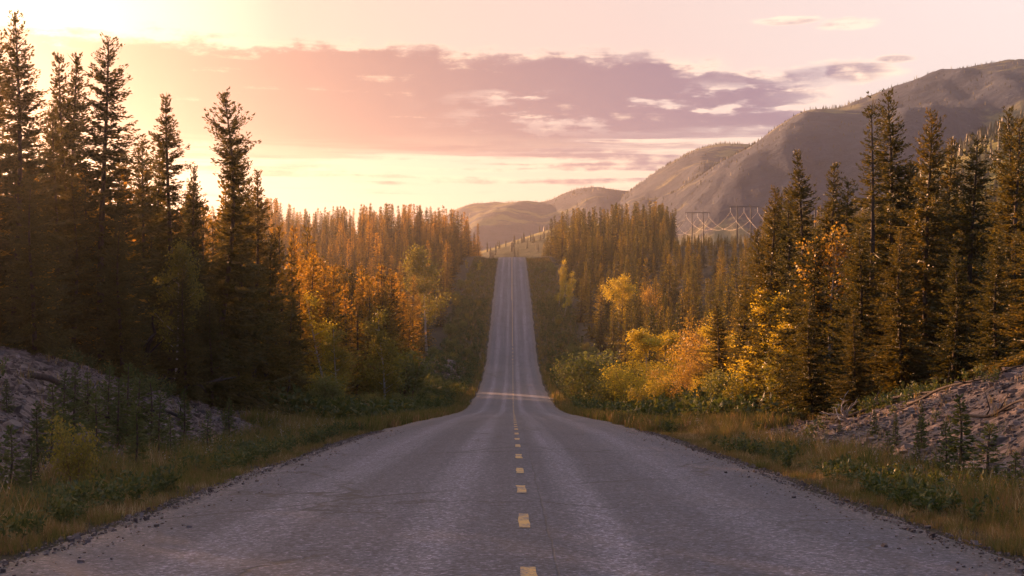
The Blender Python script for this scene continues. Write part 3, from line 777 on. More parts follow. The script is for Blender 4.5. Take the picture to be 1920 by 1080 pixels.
# --- broadleaf trees in autumn colour
DEC = [
 ('aspen_tree', ASPEN[0], 1155, 513, 236, 'round crowned golden aspen standing alone on the right slope', 1.0),
 ('aspen_tree', ASPEN[2], 1049, 480, 310, 'left one of two golden aspens beside the far road', .7),
 ('aspen_tree', ASPEN[2], 1060, 505, 300, 'right one of two golden aspens beside the far road', .9),
 ('aspen_tree', ASPEN[1], 1212, 606, 112, 'bright yellow aspen at the left of the sunlit thicket', 1.5),
 ('aspen_tree', ASPEN[1], 1245, 612, 116, 'yellow aspen in the middle of the sunlit thicket', 1.4),
 ('aspen_tree', ASPEN[1], 1448, 520, 66, 'golden aspen crown in front of the right stand', 1.1),
 ('aspen_tree', ASPEN[2], 1488, 535, 64, 'golden aspen nearest the dark trees of the right stand', 1.3),
 ('aspen_tree', ASPEN[2], 1372, 575, 80, 'small yellow aspen between the amber spruces', 1.2),
 ('birch_tree', ORNG[0], 1560, 408, 54, 'tall orange leaved birch with a pale bare trunk on the right', 1.0),
 ('birch_tree', ORNG[0], 1222, 530, 190, 'thin leafless topped birch with a white trunk on the right slope', .7),
 ('aspen_tree', ASPEN[2], 622, 536, 92, 'brightest yellow aspen in the left stand', 1.1),
 ('birch_tree', TURN[1], 640, 600, 88, 'green and yellow birch below the brightest aspen on the left', 1.0),
 ('birch_tree', TURN[0], 325, 445, 46, 'greenish yellow birch inside the near left stand', .8),
 ('birch_tree', TURN[1], 718, 560, 115, 'orange tinged birch at the right of the lit left stand', 1.0),
 ('aspen_tree', ASPEN[2], 877, 486, 405, 'left one of two small yellow aspens left of the far road', 1.0),
 ('aspen_tree', ASPEN[2], 896, 487, 400, 'right one of two small yellow aspens left of the far road', 1.2),
 ('birch_tree', TURN[0], 805, 455, 235, 'pale gold birch among the lit spruces on the left', 1.0),
]
for (nm, pr, px_, yt, d, lab, wd) in DEC:
    place(nm, pr, px_, yt, d, lab, 'tree', None, wd)

# --- shrubs along the road
SH = [
 (1302, 590, 96, ORNG[1], 1.0, 'tall orange leaved shrub with reddish stems in the sunlit thicket'),
 (1280, 665, 88, ORNG[1], 1.1, 'low rusty orange shrub at the foot of the sunlit thicket'),
 (1180, 660, 100, SHRUB[3], 1.2, 'golden shrub at the left front of the sunlit thicket'),
 (1150, 690, 104, SHRUB[2], 1.2, 'yellow green shrub at the left end of the sunlit thicket'),
 (1232, 690, 92, SHRUB[3], 1.2, 'golden shrub in the middle front of the sunlit thicket'),
 (1255, 655, 98, SHRUB[3], 1.3, 'golden shrub behind the rusty one in the sunlit thicket'),
 (1205, 715, 88, SHRUB[2], 1.0, 'small yellowish shrub by the verge before the thicket'),
 (1320, 690, 80, SHRUB[3], 1.0, 'golden shrub beside the small sunlit scree patch'),
 (1420, 600, 70, SHRUB[3], 1.2, 'golden shrub under the aspens of the right stand'),
 (1470, 640, 62, SHRUB[2], 1.2, 'green and gold shrub at the foot of the right stand'),
 (1395, 690, 66, SHRUB[2], 1.2, 'dull green shrub by the right verge'),
 (140, 765, 20.5, SHRUB[2], .75, 'leafy shrub with a few orange leaves at the left scree foot'),
 (700, 640, 118, SHRUB[2], 1.1, 'tall olive shrub at the edge of the left stand'),
 (760, 640, 140, SHRUB[0], 1.1, 'tall willow on the left verge nearest the dark spruces'),
 (610, 690, 80, SHRUB[0], 1.0, 'green willow in front of the left stand above pale rocks'),
 (1075, 665, 160, SHRUB[0], 1.0, 'green willow below the right rock outcrop'),
 (1110, 640, 150, SHRUB[0], 1.2, 'taller green willow right of the rock outcrop'),
]
for (px_, yt, d, pr, wd, lab) in SH:
    place('willow_shrub' if pr is not ORNG[1] else 'orange_shrub', pr, px_, yt, d, lab, 'shrub', None, wd)
n_sh = 0
def shrub_at(x, d, h, pr, label, group):
    zb = float(ground_z(x, d)); sc = h / pr[2]
    tree_root('willow_shrub', label, 'shrub', (x, d, zb), rng.random() * 6.28, (sc * rng.uniform(.9, 1.3),) * 2 + (sc,), pr[0], pr[1], group)
    CASTERS.append((x, d, zb, h, .4 * h))
for side in (-1, 1):
    n = 0
    while n < 62:
        d = rng.uniform(95, 420) if n < 52 else rng.uniform(64, 95)
        x = side * (rng.uniform(7.2, 13.5) + (1.0 if d < 120 else 0))
        if scree_mask(np.array([x]), np.array([d]))[0] > .5: continue
        h = rng.uniform(1.0, 2.6) * (1.25 if abs(x) > 10 else .8)
        shrub_at(x, d, h, SHRUB[int(rng.integers(0, 3))], 'olive willow shrub on the ' + ('left' if side < 0 else 'right') + (' verge before the road dip' if d < 110 else ' verge at the bottom of the road dip' if d < 200 else ' verge between the dip and the far climb' if d < 290 else ' verge of the far climbing road'), 'willow shrubs along the ' + ('left' if side < 0 else 'right') + ' verge')
        n += 1

# --- young spruces on the scree banks
SAP = [(20, 800, 19.5, 'dark young spruce low at the left frame edge before the scree'), (70, 762, 22, 'lone seedling on the pale open scree near the left frame edge'),
       (205, 690, 31, 'young spruce high on the left scree, first of a row of four'), (240, 684, 31, 'tall thin sapling on the left scree, second of a row of four'),
       (262, 706, 30, 'young spruce on the left scree, third of a row of four'), (283, 716, 30, 'young spruce on the left scree, fourth of a row of four'),
       (222, 712, 29, 'lower young spruce just before the row of four on the left scree'), (345, 735, 33, 'dark bushy young spruce at the right end of the left scree'),
       (120, 700, 27, 'young spruce on the dark brushy part of the left scree'), (98, 722, 25, 'small spruce left of the brushy part of the left scree'),
       (140, 690, 28, 'upper young spruce in the brushy part of the left scree'), (300, 742, 27, 'seedling at the toe of the left scree below the row of four'),
       (180, 742, 24, 'seedling behind the shrub with orange leaves'), (60, 840, 18.5, 'small spruce in the grass left of the shrub with orange leaves'),
       (390, 775, 31, 'seedling at the grass edge past the right end of the left scree'), (165, 700, 29.5, 'thin sapling on the scree above the shrub with orange leaves'),
       (255, 762, 24, 'seedling in the weeds right of the shrub with orange leaves'), (320, 790, 26, 'little spruce standing in the left verge grass'),
       (12, 712, 26, 'small spruce high on the scree at the left frame edge'), (430, 752, 37, 'small spruce between the left scree and the boulders of the ditch')]
for n, (px_, yt, d, lab) in enumerate(SAP):
    place('spruce_sapling', SAPL[n % 3], px_, yt, d, lab, 'sapling', 'young spruces on the left scree slope', 1.1)
SAPR = [(1800, 750, 22.5, 'largest young spruce in front of the right scree bank', 1.25), (1773, 795, 23, 'thin young spruce left of the largest sapling on the right', 1.0),
        (1728, 765, 28, 'yellowish seedling midway up the right scree bank', .8), (1680, 780, 30, 'yellowish seedling at the left part of the right scree bank', .9),
        (1855, 800, 21, 'bushy low young spruce right of the largest sapling', 1.6), (1665, 810, 27, 'small seedling at the toe of the right scree bank', 1.1),
        (1575, 790, 36, 'dim young spruce at the left end of the right scree bank', 1.2), (1640, 770, 33, 'seedling near the top left of the right scree bank', 1.0),
        (1905, 850, 19, 'young spruce among weeds at the right frame edge', 1.2), (1720, 815, 24.5, 'seedling at the toe of the bank left of the thin young spruce', .9)]
for n, (px_, yt, d, lab, wd) in enumerate(SAPR):
    place('spruce_sapling', SAPL[(n + 1) % 3], px_, yt, d, lab, 'sapling', 'young spruces on the right scree bank', wd)

# ------------------------------------------------------------------ the spruce forest
cand = []
def try_fill(n, dr, xr, hr, seed):
    r = np.random.default_rng(seed)
    d = np.sqrt(r.uniform(dr[0] ** 2, dr[1] ** 2, n)); x = r.uniform(xr[0], xr[1], n)
    h = r.uniform(hr[0], hr[1], n) * (.75 + .5 * r.random(n))
    for a_, b_, c_ in zip(x, d, h): cand.append((a_, b_, c_))
try_fill(900, (62, 175), (-62, -13.0), (8.5, 12.5), 1)
try_fill(900, (175, 480), (-125, -14), (7, 12), 2)
try_fill(700, (430, 640), (-190, -13), (8, 12.5), 3)
try_fill(500, (80, 200), (13.5, 75), (5.5, 10), 4)
try_fill(1300, (180, 480), (14, 175), (7, 12), 5)
try_fill(800, (430, 640), (13, 230), (8, 12.5), 6)
try_fill(900, (32, 100), (-45, -12.8), (6, 10), 7)
try_fill(160, (136, 178), (-22, -12.6), (9.5, 12.5), 27)
try_fill(260, (34, 64), (-19, -12.7), (5, 8), 37)
try_fill(220, (134, 180), (-22, -12.6), (9.5, 12.5), 47)
try_fill(700, (400, 640), (45, 112), (4.5, 7.5), 57)
try_fill(500, (2, 45), (-42, -14), (7, 10), 17)  # mostly out of view on the left, added to shade the road and corner
try_fill(500, (645, 720), (55, 150), (8, 13), 9)
try_fill(160, (34, 85), (15, 45), (5, 8), 8)
keep = []
occ = {}
for (x, d, h) in cand:
    px_ = 960 + x / d * F
    if (px_ < -330 and d > 48) or px_ < -9000 or px_ > 2250: continue
    if abs(x) < 12.5: continue
    if (d < 72 and -12.5 > x) and px_ > 500 : continue
    # clearing of the power line
    if 77 < x < 93 and d > 500 and h > 7: continue
    # sunlit thicket and lone aspen stay in the open
    if 90 < d < 135 and 11 < x < 22: continue
    if 100 < d < 168 and 9.5 < x < 15.5: continue
    c = (int(x / (1.3 if d < 150 else 1.8)), int(d / (1.3 if d < 150 else 2.4)))
    if c in occ: continue
    occ[c] = 1
    zb = float(ground_z(x, d))
    ztop_px = 540 - (zb + h - CZ) / d * F
    # keep the skyline of the stands where the photograph has it
    lim = np.interp(px_, [-400, 0, 200, 480, 560, 700, 860, 905, 935, 990, 1010, 1060, 1150, 1230, 1280, 1330, 1420, 1440, 1520, 1600, 1700, 1900, 2300],
                    [250, 280, 305, 345, 392, 380, 385, 425, 470, 465, 420, 388, 372, 376, 392, 402, 395, 365, 345, 350, 340, 330, 300])
    if d < 300 and 500 < px_ < 900: lim = max(lim, np.interp(px_, [500, 560, 640, 700, 800, 860, 900], [415, 420, 410, 425, 430, 450, 480]))
    if d < 640 and 1262 < px_ < 1428: lim = 442 + rng.uniform(-6, 6)
    if 425 < d < 560 and (480 < px_ < 900 or 1005 < px_ < 1262):
        h = float(np.clip(CZ + (540 - lim - rng.uniform(0, 1) ** 1.3 * 50) / F * d - zb, 5, 15.5))
        ztop_px = 540 - (zb + h - CZ) / d * F
    if ztop_px < lim:
        h2 = CZ + (540 - lim - rng.uniform(0, 1) ** 1.5 * 60) / F * d - zb
        if h2 < (2.0 if 1262 < px_ < 1428 else 3.5): continue
        h = h2
    keep.append((x, d, zb, h))
# sort the trees by how much of each the view shows
W_, H_ = 640, 360
sc_ = W_ / 1920
buf = np.full((H_, W_), -1, int)
items = [(c[1], -1, c) for c in CASTERS] + [(k_[1], n, (k_[0], k_[1], k_[2], k_[3], .11 * k_[3])) for n, k_ in enumerate(keep)]
items.sort(key=lambda t: t[0])
# near ground in front of everything: fill per column by marching the ground
count = np.zeros(len(keep), int)
taken = np.zeros((H_, W_), bool)
gd = np.concatenate([np.arange(10, 120, 1.0), np.arange(120, 660, 3.0)])
colsx = (np.arange(W_) + .5) / sc_
gy = (540 - (ground_z((colsx[None] - 960) / F * gd[:, None], np.repeat(gd[:, None], W_, 1)) - CZ) / gd[:, None] * F) * sc_
gmin = np.minimum.accumulate(gy, 0)
for d, n, (x, _, zb, h, rr) in items:
    cx_ = (960 + x / d * F) * sc_
    y1 = (540 - (zb - CZ) / d * F) * sc_; y0 = (540 - (zb + h - CZ) / d * F) * sc_; hw = rr / d * F * sc_
    gi = max(0, np.searchsorted(gd, d) - 1)
    for yy in range(max(0, int(y0)), min(H_, int(y1) + 1)):
        f_ = (yy - y0) / max(1e-3, y1 - y0); half = max(.35, hw * f_)
        xa, xb = int(max(0, cx_ - half)), int(min(W_ - 1, cx_ + half))
        if xb < xa or cx_ + half < 0 or cx_ - half > W_: continue
        seg = taken[yy, xa:xb + 1]; vis = (~seg) & (gmin[gi, xa:xb + 1] > yy)
        if n >= 0: count[n] += int(vis.sum())
        seg |= True
order = np.argsort(-count)
N_IND = 300 - len(L_) - len(R_) - 2
ind = [n for n in order[:N_IND] if count[n] > 3]
ind_set = set(int(n) for n in ind)
def region(x, d):
    px_ = 960 + x / d * F
    pick = lambda rows: next(t for lim_, t in rows if px_ < lim_)
    if x < 0:
        if d > 400: return ('dark spruce on the left skyline ' + pick([(560, 'just right of the near stand'), (660, 'above the brightest yellow aspen'), (780, 'midway to the far road'), (870, 'right of its middle, over the gold birch'), (9999, 'where it falls to the far road')]), 'spruces of the left skyline wood')
        if d > 175: return ('amber backlit spruce of the upper left slope ' + pick([(560, 'next to the near stand'), (640, 'behind the brightest yellow aspen'), (720, 'above the orange tinged birch'), (800, 'left of the pale gold birch'), (9999, 'between the pale gold birch and the road')]), 'backlit spruces of the left slope')
        if d > 75: return ('glowing edged spruce of the lower left slope ' + pick([(600, 'beside the near stand'), (680, 'around the brightest yellow aspen'), (760, 'around the orange tinged birch'), (9999, 'above the tall willows')]), 'front spruces of the left wood')
        return ('shadowed spruce deep inside the near left stand', 'inner spruces of the near left stand')
    if d > 400: return ('slim spruce on the right skyline ' + pick([(1060, 'where it falls to the far road'), (1150, 'above the two golden aspens'), (1270, 'left of the power line'), (1430, 'around the pylons'), (9999, 'behind the near right stand')]), 'spruces of the right skyline wood')
    if d > 175: return ('rust lit spruce of the upper right slope ' + pick([(1090, 'around the two golden aspens'), (1190, 'behind the round crowned golden aspen'), (1280, 'above the white trunked birch'), (1430, 'below the power line wires'), (9999, 'behind the near right stand')]), 'spruces of the right slope')
    if d > 85: return ('rust lit spruce of the lower right slope ' + pick([(1200, 'beside the round crowned golden aspen'), (1290, 'behind the yellow aspens of the thicket'), (1400, 'behind the tall orange shrub'), (9999, 'behind the near right stand')]), 'front spruces of the right slope')
    return ('shadowed spruce deep inside the near right stand', 'inner spruces of the near right stand')
for n in sorted(ind_set):
    x, d, zb, h = keep[n]
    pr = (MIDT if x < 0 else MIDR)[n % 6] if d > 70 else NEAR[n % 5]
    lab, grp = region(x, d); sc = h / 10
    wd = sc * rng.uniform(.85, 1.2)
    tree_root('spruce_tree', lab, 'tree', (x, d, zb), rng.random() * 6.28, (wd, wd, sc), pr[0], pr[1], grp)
rest = np.array([k_ for n, k_ in enumerate(keep) if n not in ind_set])
sc = rest[:, 3] / 10; wd = sc * rng.uniform(.85, 1.2, len(rest))
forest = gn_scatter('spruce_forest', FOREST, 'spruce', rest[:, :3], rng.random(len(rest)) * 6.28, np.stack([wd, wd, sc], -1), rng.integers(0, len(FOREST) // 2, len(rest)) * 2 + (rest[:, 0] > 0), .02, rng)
tag(forest, 'mass of slender spruces filling the woods behind the front trees', 'forest', kind='stuff')

# trees on the mountain ridges and the wooded foothill
parts = []
tiny = MB()
r_ = np.random.default_rng(5)
for kq in range(3):
    aa = r_.random() * 6.28
    for zc, rr in ((.0, .20), (.3, .15), (.58, .10)):
        b_ = np.array([[cos(aa + u * 2.09) * rr, sin(aa + u * 2.09) * rr, zc] for u in range(3)] + [[0, 0, zc + .44]])
        tiny.add(b_, None, [[0, 1, 3], [1, 2, 3], [2, 0, 3]])
    break
tiny = tiny.arrays()
def hill_trees(ridge, n, smin, smax, hmin, hmax, seed, clump=.5):
    X, Y, Z, s_ = ridge; r = np.random.default_rng(seed)
    na, nr = X.shape
    a_ = r.random(n * 3) * (na - 1.01); b_ = r.uniform(smin, smax, n * 3) / 1.6 * (nr - 1)
    i0, j0 = a_.astype(int), b_.astype(int); fa, fb = a_ - i0, b_ - j0
    g = lambda A: A[i0, j0] * (1 - fa) * (1 - fb) + A[i0 + 1, j0] * fa * (1 - fb) + A[i0, j0 + 1] * (1 - fa) * fb + A[i0 + 1, j0 + 1] * fa * fb
    x, y, z = g(X), g(Y), g(Z)
    ok = fbm(x * .012 + seed, y * .012, 3) > clump
    x, y, z = x[ok][:n], y[ok][:n], z[ok][:n]
    h = r.uniform(hmin, hmax, len(x))
    wv_ = h * r.uniform(.7, 1.2, len(x))
    parts.append(scatter(tiny, np.stack([x, y, z - .5], -1), r.random(len(x)) * 6.28, np.stack([wv_, wv_, h], -1), r, .02))
hill_trees(big_ridge, 1300, .93, 1.04, 1.8, 4.5, 1, .45)
hill_trees(big_ridge, 2600, .1, .95, 1.5, 3.0, 2, .48)
hill_trees(mid_ridge, 900, .94, 1.03, 2, 4, 3, .45)
hill_trees(mid_ridge, 2600, .2, .95, 2, 4, 4, .5)
hill_trees(far_ridge, 700, .95, 1.03, 2.5, 5, 5, .48)
hill_trees(far_ridge, 2000, .2, .95, 2, 4, 15, .5)
hill_trees(foot_hill, 4500, .15, 1.1, 3.5, 6.5, 6, .30)
hill_trees(valley_hill, 260, .3, 1.05, 4, 8, 7, .56)
v, q, t = join(parts)
tag(link('mountain_forest', mesh_np('mountain_forest', v, q, t, [M['needles']])), 'tiny dark conifers dotting the mountain slopes and ridgelines', 'forest', kind='stuff')

# ------------------------------------------------------------------ power line
def pylon(x, d, ztop, sp, label):
    zb = float(ground_z(x, d)); e = link('power_pylon', None, None, (x, d, zb)); Hh = ztop - zb
    tag(e, label, 'pylon', 'pylons of the power line')
    for s_ in (-1, 1):
        mb = MB(); mb.tube([[s_ * sp * .5, 0, -.5], [s_ * sp * .5, 0, Hh * .5], [s_ * sp * .5, 0, Hh + .6]], [.30, .26, .22], 8); link('pole', mb.mesh('pylon_pole', M['steel'], smooth=True), e)
    mb = MB(); mb.tube([[-sp * 1.12, 0, Hh], [0, 0, Hh + .05], [sp * 1.12, 0, Hh]], .17, 6); link('crossarm', mb.mesh('pylon_crossarm', M['steel']), e)
    for s_ in (-1, 0, 1):
        mb = MB(); zz_ = np.linspace(0, 1, 12); mb.tube([[s_ * sp, 0, Hh - .1 - 1.7 * q_] for q_ in zz_], [.10 if n % 2 else .05 for n in range(12)], 8)
        link('insulator', mb.mesh('pylon_insulator', M['insulator'], smooth=True), e)
    return [(x + s_ * sp, d, ztop - 1.85) for s_ in (-1, 0, 1)]
def pz_(y, d): return CZ + (540 - y) / F * d
T0 = pylon(82.5, 760, pz_(412, 760), 5.0, 'farthest pylon of the power line, mostly behind the trees')
T1 = pylon((1308 - 960) / F * 635, 635, pz_(399, 635), 5.0, 'pylon at the left of the two against the grey mountain')
T2 = pylon((1395 - 960) / F * 523, 523, pz_(388, 523), 5.0, 'pylon at the right of the two, half hidden by spruces')
T3 = pylon(86, 415, pz_(392, 415), 5.0, 'nearest pylon of the power line, behind the right stand')
def wire(a, b, sag, label):
    u = np.linspace(0, 1, 25)[:, None]; a, b = np.array(a), np.array(b)
    p = a + (b - a) * u; p[:, 2] -= 4 * sag * (u * (1 - u))[:, 0]
    mb = MB(); mb.tube(p, .026, 6); tag(link('power_line_wire', mb.mesh('power_line_wire', M['wire'], smooth=True)), label, 'wire', 'wires of the power line')
names = ['first', 'second', 'third']
for n in range(3):
    wire(T0[n], T1[n], 7.0, f'{names[n]} wire from the left sagging to the left pylon from behind')
    wire(T1[n], T2[n], 6.3, f'{names[n]} sunlit wire from the left sagging between the two visible pylons')
    wire(T2[n], T3[n], 7.5, f'{names[n]} wire from the left dropping away from the right pylon behind spruces')

# ------------------------------------------------------------------ stones, logs, branches
def stone_mesh(seed, sub=False):
    r = np.random.default_rng(seed)
    v = np.array([[x, y, z] for x in (-1, 1) for y in (-1, 1) for z in (-1, 1)], float) * .5
    v += r.normal(size=v.shape) * .13; v *= np.array([1.0, .75, .55])
    q = np.array([[0, 1, 3, 2], [4, 6, 7, 5], [0, 4, 5, 1], [2, 3, 7, 6], [0, 2, 6, 4], [1, 5, 7, 3]])
    return v, q, np.zeros((0, 3), int)
r_ = np.random.default_rng(77)
parts = []
n = 80000
d = r_.uniform(10, 100, n) ** 1.0; x = r_.uniform(6.4, 14, n) * np.where(r_.random(n) < .5, -1, 1)
n2 = 6000
d = np.concatenate([d, r_.uniform(190, 245, n2)]); x = np.concatenate([x, r_.uniform(6.5, 14, n2) * np.where(r_.random(n2) < .5, -1, 1)])
ok = (r_.random(len(d)) < scree_mask(x, d) * (.35 + .9 * fbm(x * .5, d * .5, 3))) & (np.abs(960 + x / d * F - 960) < 1150)
x, d = x[ok], d[ok]
size = .035 + .075 * r_.random(len(x)) ** 2 + (r_.random(len(x)) < .04) * r_.uniform(.05, .16, len(x)) + np.where(d > 60, .10, 0) + np.where(d > 150, .25, 0)
z = ground_z(x, d) + size * .08
idx = r_.integers(0, 6, len(x))
for g in range(6):
    mk = idx == g
    parts.append(scatter(stone_mesh(g), np.stack([x, d, z], -1)[mk], r_.random(mk.sum()) * 6.28, size[mk][:, None] * r_.uniform(.75, 1.25, (mk.sum(), 3)), r_, .15))
gx = 7000; gd_ = r_.uniform(10.5, 46, gx); gs = np.where(r_.random(gx) < .5, -1, 1); gxx = gs * (4.05 + np.abs(r_.normal(size=gx)) * .42 + (r_.random(gx) < .15) * r_.uniform(-.8, 0, gx))
sz = r_.uniform(.008, .024, gx) + (r_.random(gx) < .04) * .03; zz2 = np.maximum(ground_z(gxx, gd_), np.where(np.abs(gxx) < HW - .1, surf_z(gxx, gd_), -99)) + sz * .1
mk = np.abs(gxx / gd_ * F) < 1000
parts.append(scatter(stone_mesh(9), np.stack([gxx, gd_, zz2], -1)[mk], r_.random(mk.sum()) * 6.28, sz[mk][:, None] * r_.uniform(.8, 1.3, (mk.sum(), 3)), r_, .1))
v, q, t = join(parts)
tag(link('scree_stones', mesh_np('scree_stones', v, q, t, [M['stone']])), 'loose grey stones covering the cut banks and the road shoulders', 'scree', kind='stuff')

def boulder(px_, d, s, label, group=None):
    x, d, zb = gpt(px_, d)
    import bmesh
    bm = bmesh.new(); bmesh.ops.create_icosphere(bm, subdivisions=3, radius=1)
    for vv in bm.verts:
        p = vv.co; k_ = 1 + .55 * (fbm(np.array([p.x * 1.1 + px_]), np.array([p.y * 1.1 + p.z * 1.7]), 3)[0] - .5)
        vv.co = p * k_
        for ax_ in (Vector((.6, .3, .74)), Vector((-.7, .5, .5)), Vector((.1, -.9, .4)), Vector((-.3, -.5, .8))):
            e_ = vv.co.dot(ax_) - .72
            if e_ > 0: vv.co -= ax_ * e_ * .9
    me = bpy.data.meshes.new('boulder'); bm.to_mesh(me); bm.free(); me.materials.append(M['stone'])
    o = link('boulder', me, None, (x, d, zb + s * .12), rng.random() * 6.28, (s, s * .8, s * .6)); tag(o, label, 'rock', group)
boulder(590, 74, .55, 'pale boulder lying in front of the left stand by the ditch')
boulder(600, 73, .38, 'smaller pale boulder beside the one at the left ditch')
boulder(20, 25, .22, 'pale stone high on the left scree slope near the frame edge', )
boulder(1300, 82, .55, 'sunlit boulder at the small scree patch right of the thicket')
boulder(1318, 80, .4, 'smaller sunlit boulder on the scree patch right of the thicket')
for px_, d in ((1062, 210), (1070, 207), (1080, 212), (1068, 215), (1088, 208)):
    boulder(px_, d, rng.uniform(.7, 1.2), 'pale rock of the outcrop right of the road dip', 'rocks of the right outcrop')
for px_, d in ((850, 214), (858, 209), (843, 220), (836, 212)):
    boulder(px_, d, rng.uniform(.6, 1.1), 'pale rock of the outcrop left of the road dip', 'rocks of the left outcrop')

def log_(p0, p1, r0, r1, label, mat='old_log', lift=.08, branches=0, seed=0):
    r = np.random.default_rng(seed)
    u = np.linspace(0, 1, 16)
    (xa, da), (xb, db) = [((p[0] - 960) / F * p[1], p[1]) for p in (p0, p1)]
    xs_, ds_ = xa + (xb - xa) * u, da + (db - da) * u
    zs_ = ground_z(xs_, ds_); zs_ = np.convolve(np.pad(zs_, 3, 'edge'), np.ones(7) / 7, 'valid') + lift
    pts = np.stack([xs_, ds_ + .12 * np.sin(u * 7 + seed), zs_ + .05 * np.sin(u * 9 + seed)], -1); o0 = pts[0].copy()
    e = link('fallen_log', None, None, tuple(o0)); tag(e, label, 'log')
    mb = MB(); mb.tube(pts - o0, np.linspace(r0, r1, 16) * (1 + r.normal(size=16) * .05), 8); link('stem', mb.mesh('log_stem', M[mat], smooth=True), e)
    for b in range(branches):
        t = r.uniform(.3, .95); o = np.array([np.interp(t, u, (pts - o0)[:, c]) for c in range(3)]); dv = r.normal(size=3) + np.array([0, -.4, .9]); dv /= np.linalg.norm(dv)
        mb = MB(); L = r.uniform(.3, .8); mb.tube([o, o + dv * L * .5 + r.normal(size=3) * .05, o + dv * L], [.022, .014, .005], 5); link('branch', mb.mesh('log_branch', M[mat], smooth=True), e)
log_((1535, 43), (1790, 37), .055, .03, 'long dark fallen trunk lying along the top of the right scree bank', lift=.18, branches=5, seed=3)
log_((1700, 36), (1915, 31), .04, .02, 'thin fallen pole on the upper right scree bank near the frame edge', lift=.12, branches=4, seed=5)
log_((1800, 29), (1960, 26), .035, .018, 'short fallen pole lying low on the right scree bank at the frame edge', lift=.10, branches=3, seed=8)
log_((1600, 44), (1680, 42), .03, .014, 'thin pale pole under the dark trees of the right stand', 'dead_wood', lift=.35, branches=2, seed=9)
log_((60, 30), (220, 31), .07, .04, 'fallen trunk along the crest of the left scree slope', lift=.15, branches=5, seed=12)
log_((225, 34), (345, 38), .08, .04, 'fallen trunk right of the crest of the left scree slope', lift=.15, branches=4, seed=14)

def dead_branch(px_, d, s, label, seed, mat='dead_wood'):
    x, d, zb = gpt(px_, d); r = np.random.default_rng(seed)
    e = link('dead_branch', None, None, (x, d, zb), 0, s); tag(e, label, 'branch')
    for b in range(6):
        p = np.array([0, 0, .0]); dv = r.normal(size=3) * np.array([1, .6, .4]) + np.array([.1, 0, .75]); dv /= np.linalg.norm(dv)
        pts = [p.copy()]
        for q_ in range(6):
            dv = dv + r.normal(size=3) * .28; dv /= np.linalg.norm(dv); p = p + dv * .17; p[2] = max(p[2], .02); pts.append(p.copy())
        mb = MB(); mb.tube(pts, np.linspace(.035, .006, 7), 6)
        for q_ in (2, 3, 4):
            d2 = r.normal(size=3) + dv; d2 /= np.linalg.norm(d2); mb.tube([pts[q_], pts[q_] + d2 * .16, pts[q_] + d2 * .28 + r.normal(size=3) * .04], [.014, .009, .003], 5)
        link('limb', mb.mesh('dead_limb', M[mat], smooth=True), e)
dead_branch(1588, 41, .95, 'bleached dead branch sticking up below the dark right stand', 4)
dead_branch(268, 45, 3.0, 'dark leafless brush in the shade of the left stand', 6, 'old_log')
dead_branch(495, 60, 2.6, 'bare dead sapling at the right end of the left stand', 8, 'old_log')

# ------------------------------------------------------------------ grass and weeds of the verges
def blade_tuft(seed, n, h, wid, spread, droop):
    r = np.random.default_rng(seed); V, Q, T = [], [], []
    for b in range(n):
        a_ = r.random() * 6.28; o = np.array([r.normal() * spread, r.normal() * spread, -.02])
        hh = h * r.uniform(.5, 1.15); dr = droop * r.uniform(.3, 1.2); dv = np.array([cos(a_), sin(a_), 0]); sd = np.array([-sin(a_ + r.normal()), cos(a_ + r.normal()), 0]) * wid * .5
        p1 = o + dv * hh * dr * .3 + np.array([0, 0, hh * .6]); p2 = o + dv * hh * dr + np.array([0, 0, hh])
        k_ = len(V); V += [o - sd, o + sd, p1 - sd * .8, p1 + sd * .8, p2]
        Q.append([k_, k_ + 1, k_ + 3, k_ + 2]); T.append([k_ + 2, k_ + 3, k_ + 4])
    return np.array(V), np.array(Q), np.array(T)
r_ = np.random.default_rng(21)
def verge_points(n, d0, d1, x0, x1, power=1.0):
    d = d0 + (d1 - d0) * r_.random(n) ** power; s_ = np.where(r_.random(n) < .5, -1, 1)
    x = s_ * (x0 + (x1 - x0) * r_.random(n))
    inside = np.abs(x / d * F) < 1130
    return x[inside], d[inside]
parts, protos = [], []
def add_tufts(arrs, x, d, smin, smax, tilt, edge_low=False):
    z = ground_z(x, d); idx = r_.integers(0, len(arrs), len(x))
    base_i = len(protos)
    known = [n for n, (a_, _) in enumerate(protos) if a_ is arrs]
    if known: base_i = known[0]
    else: protos.extend((arrs, a_) for a_ in arrs)
    scl = r_.uniform(smin, smax, len(x)) * ((.40 + .60 * sstep(np.abs(x), 4.6, 6.4)) * (.6 + .8 * fbm(x * .7 + 50, d * .35, 2)) if edge_low else 1.0)
    parts.append((np.stack([x, d, z], -1), scl, idx + base_i))
def grow(name, part, mat):
    xyz = np.concatenate([p_[0] for p_ in parts]); scl = np.concatenate([p_[1] for p_ in parts]); idx = np.concatenate([p_[2] for p_ in parts])
    meshes = [mesh_np(name + '_' + part, *a_, [M[mat]]) for _, a_ in protos]
    o = gn_scatter(name, meshes, part, xyz, r_.random(len(xyz)) * 6.28, scl, idx, .12, r_)
    parts.clear(); protos.clear()
    return o
short = [blade_tuft(50 + g, 14, .34, .010, .07, .5) for g in range(4)]
tall = [blade_tuft(60 + g, 12, .62, .010, .06, .35) for g in range(4)]
coarse = [blade_tuft(70 + g, 9, .55, .035, .14, .45) for g in range(3)]
edge_of = lambda x, d: HW - .12 + .45 * (fbm(d * .8, d * 0 + np.where(x < 0, 2, 9), 3) - .3)
x, d = verge_points(25000, 11, 48, 4.35, 7.2, 1.4); ok = (np.abs(x) > edge_of(x, d)) & (fbm(x * .8, d * .35, 3) > .22); add_tufts(short, x[ok], d[ok], .5, 1.15, .14, True)
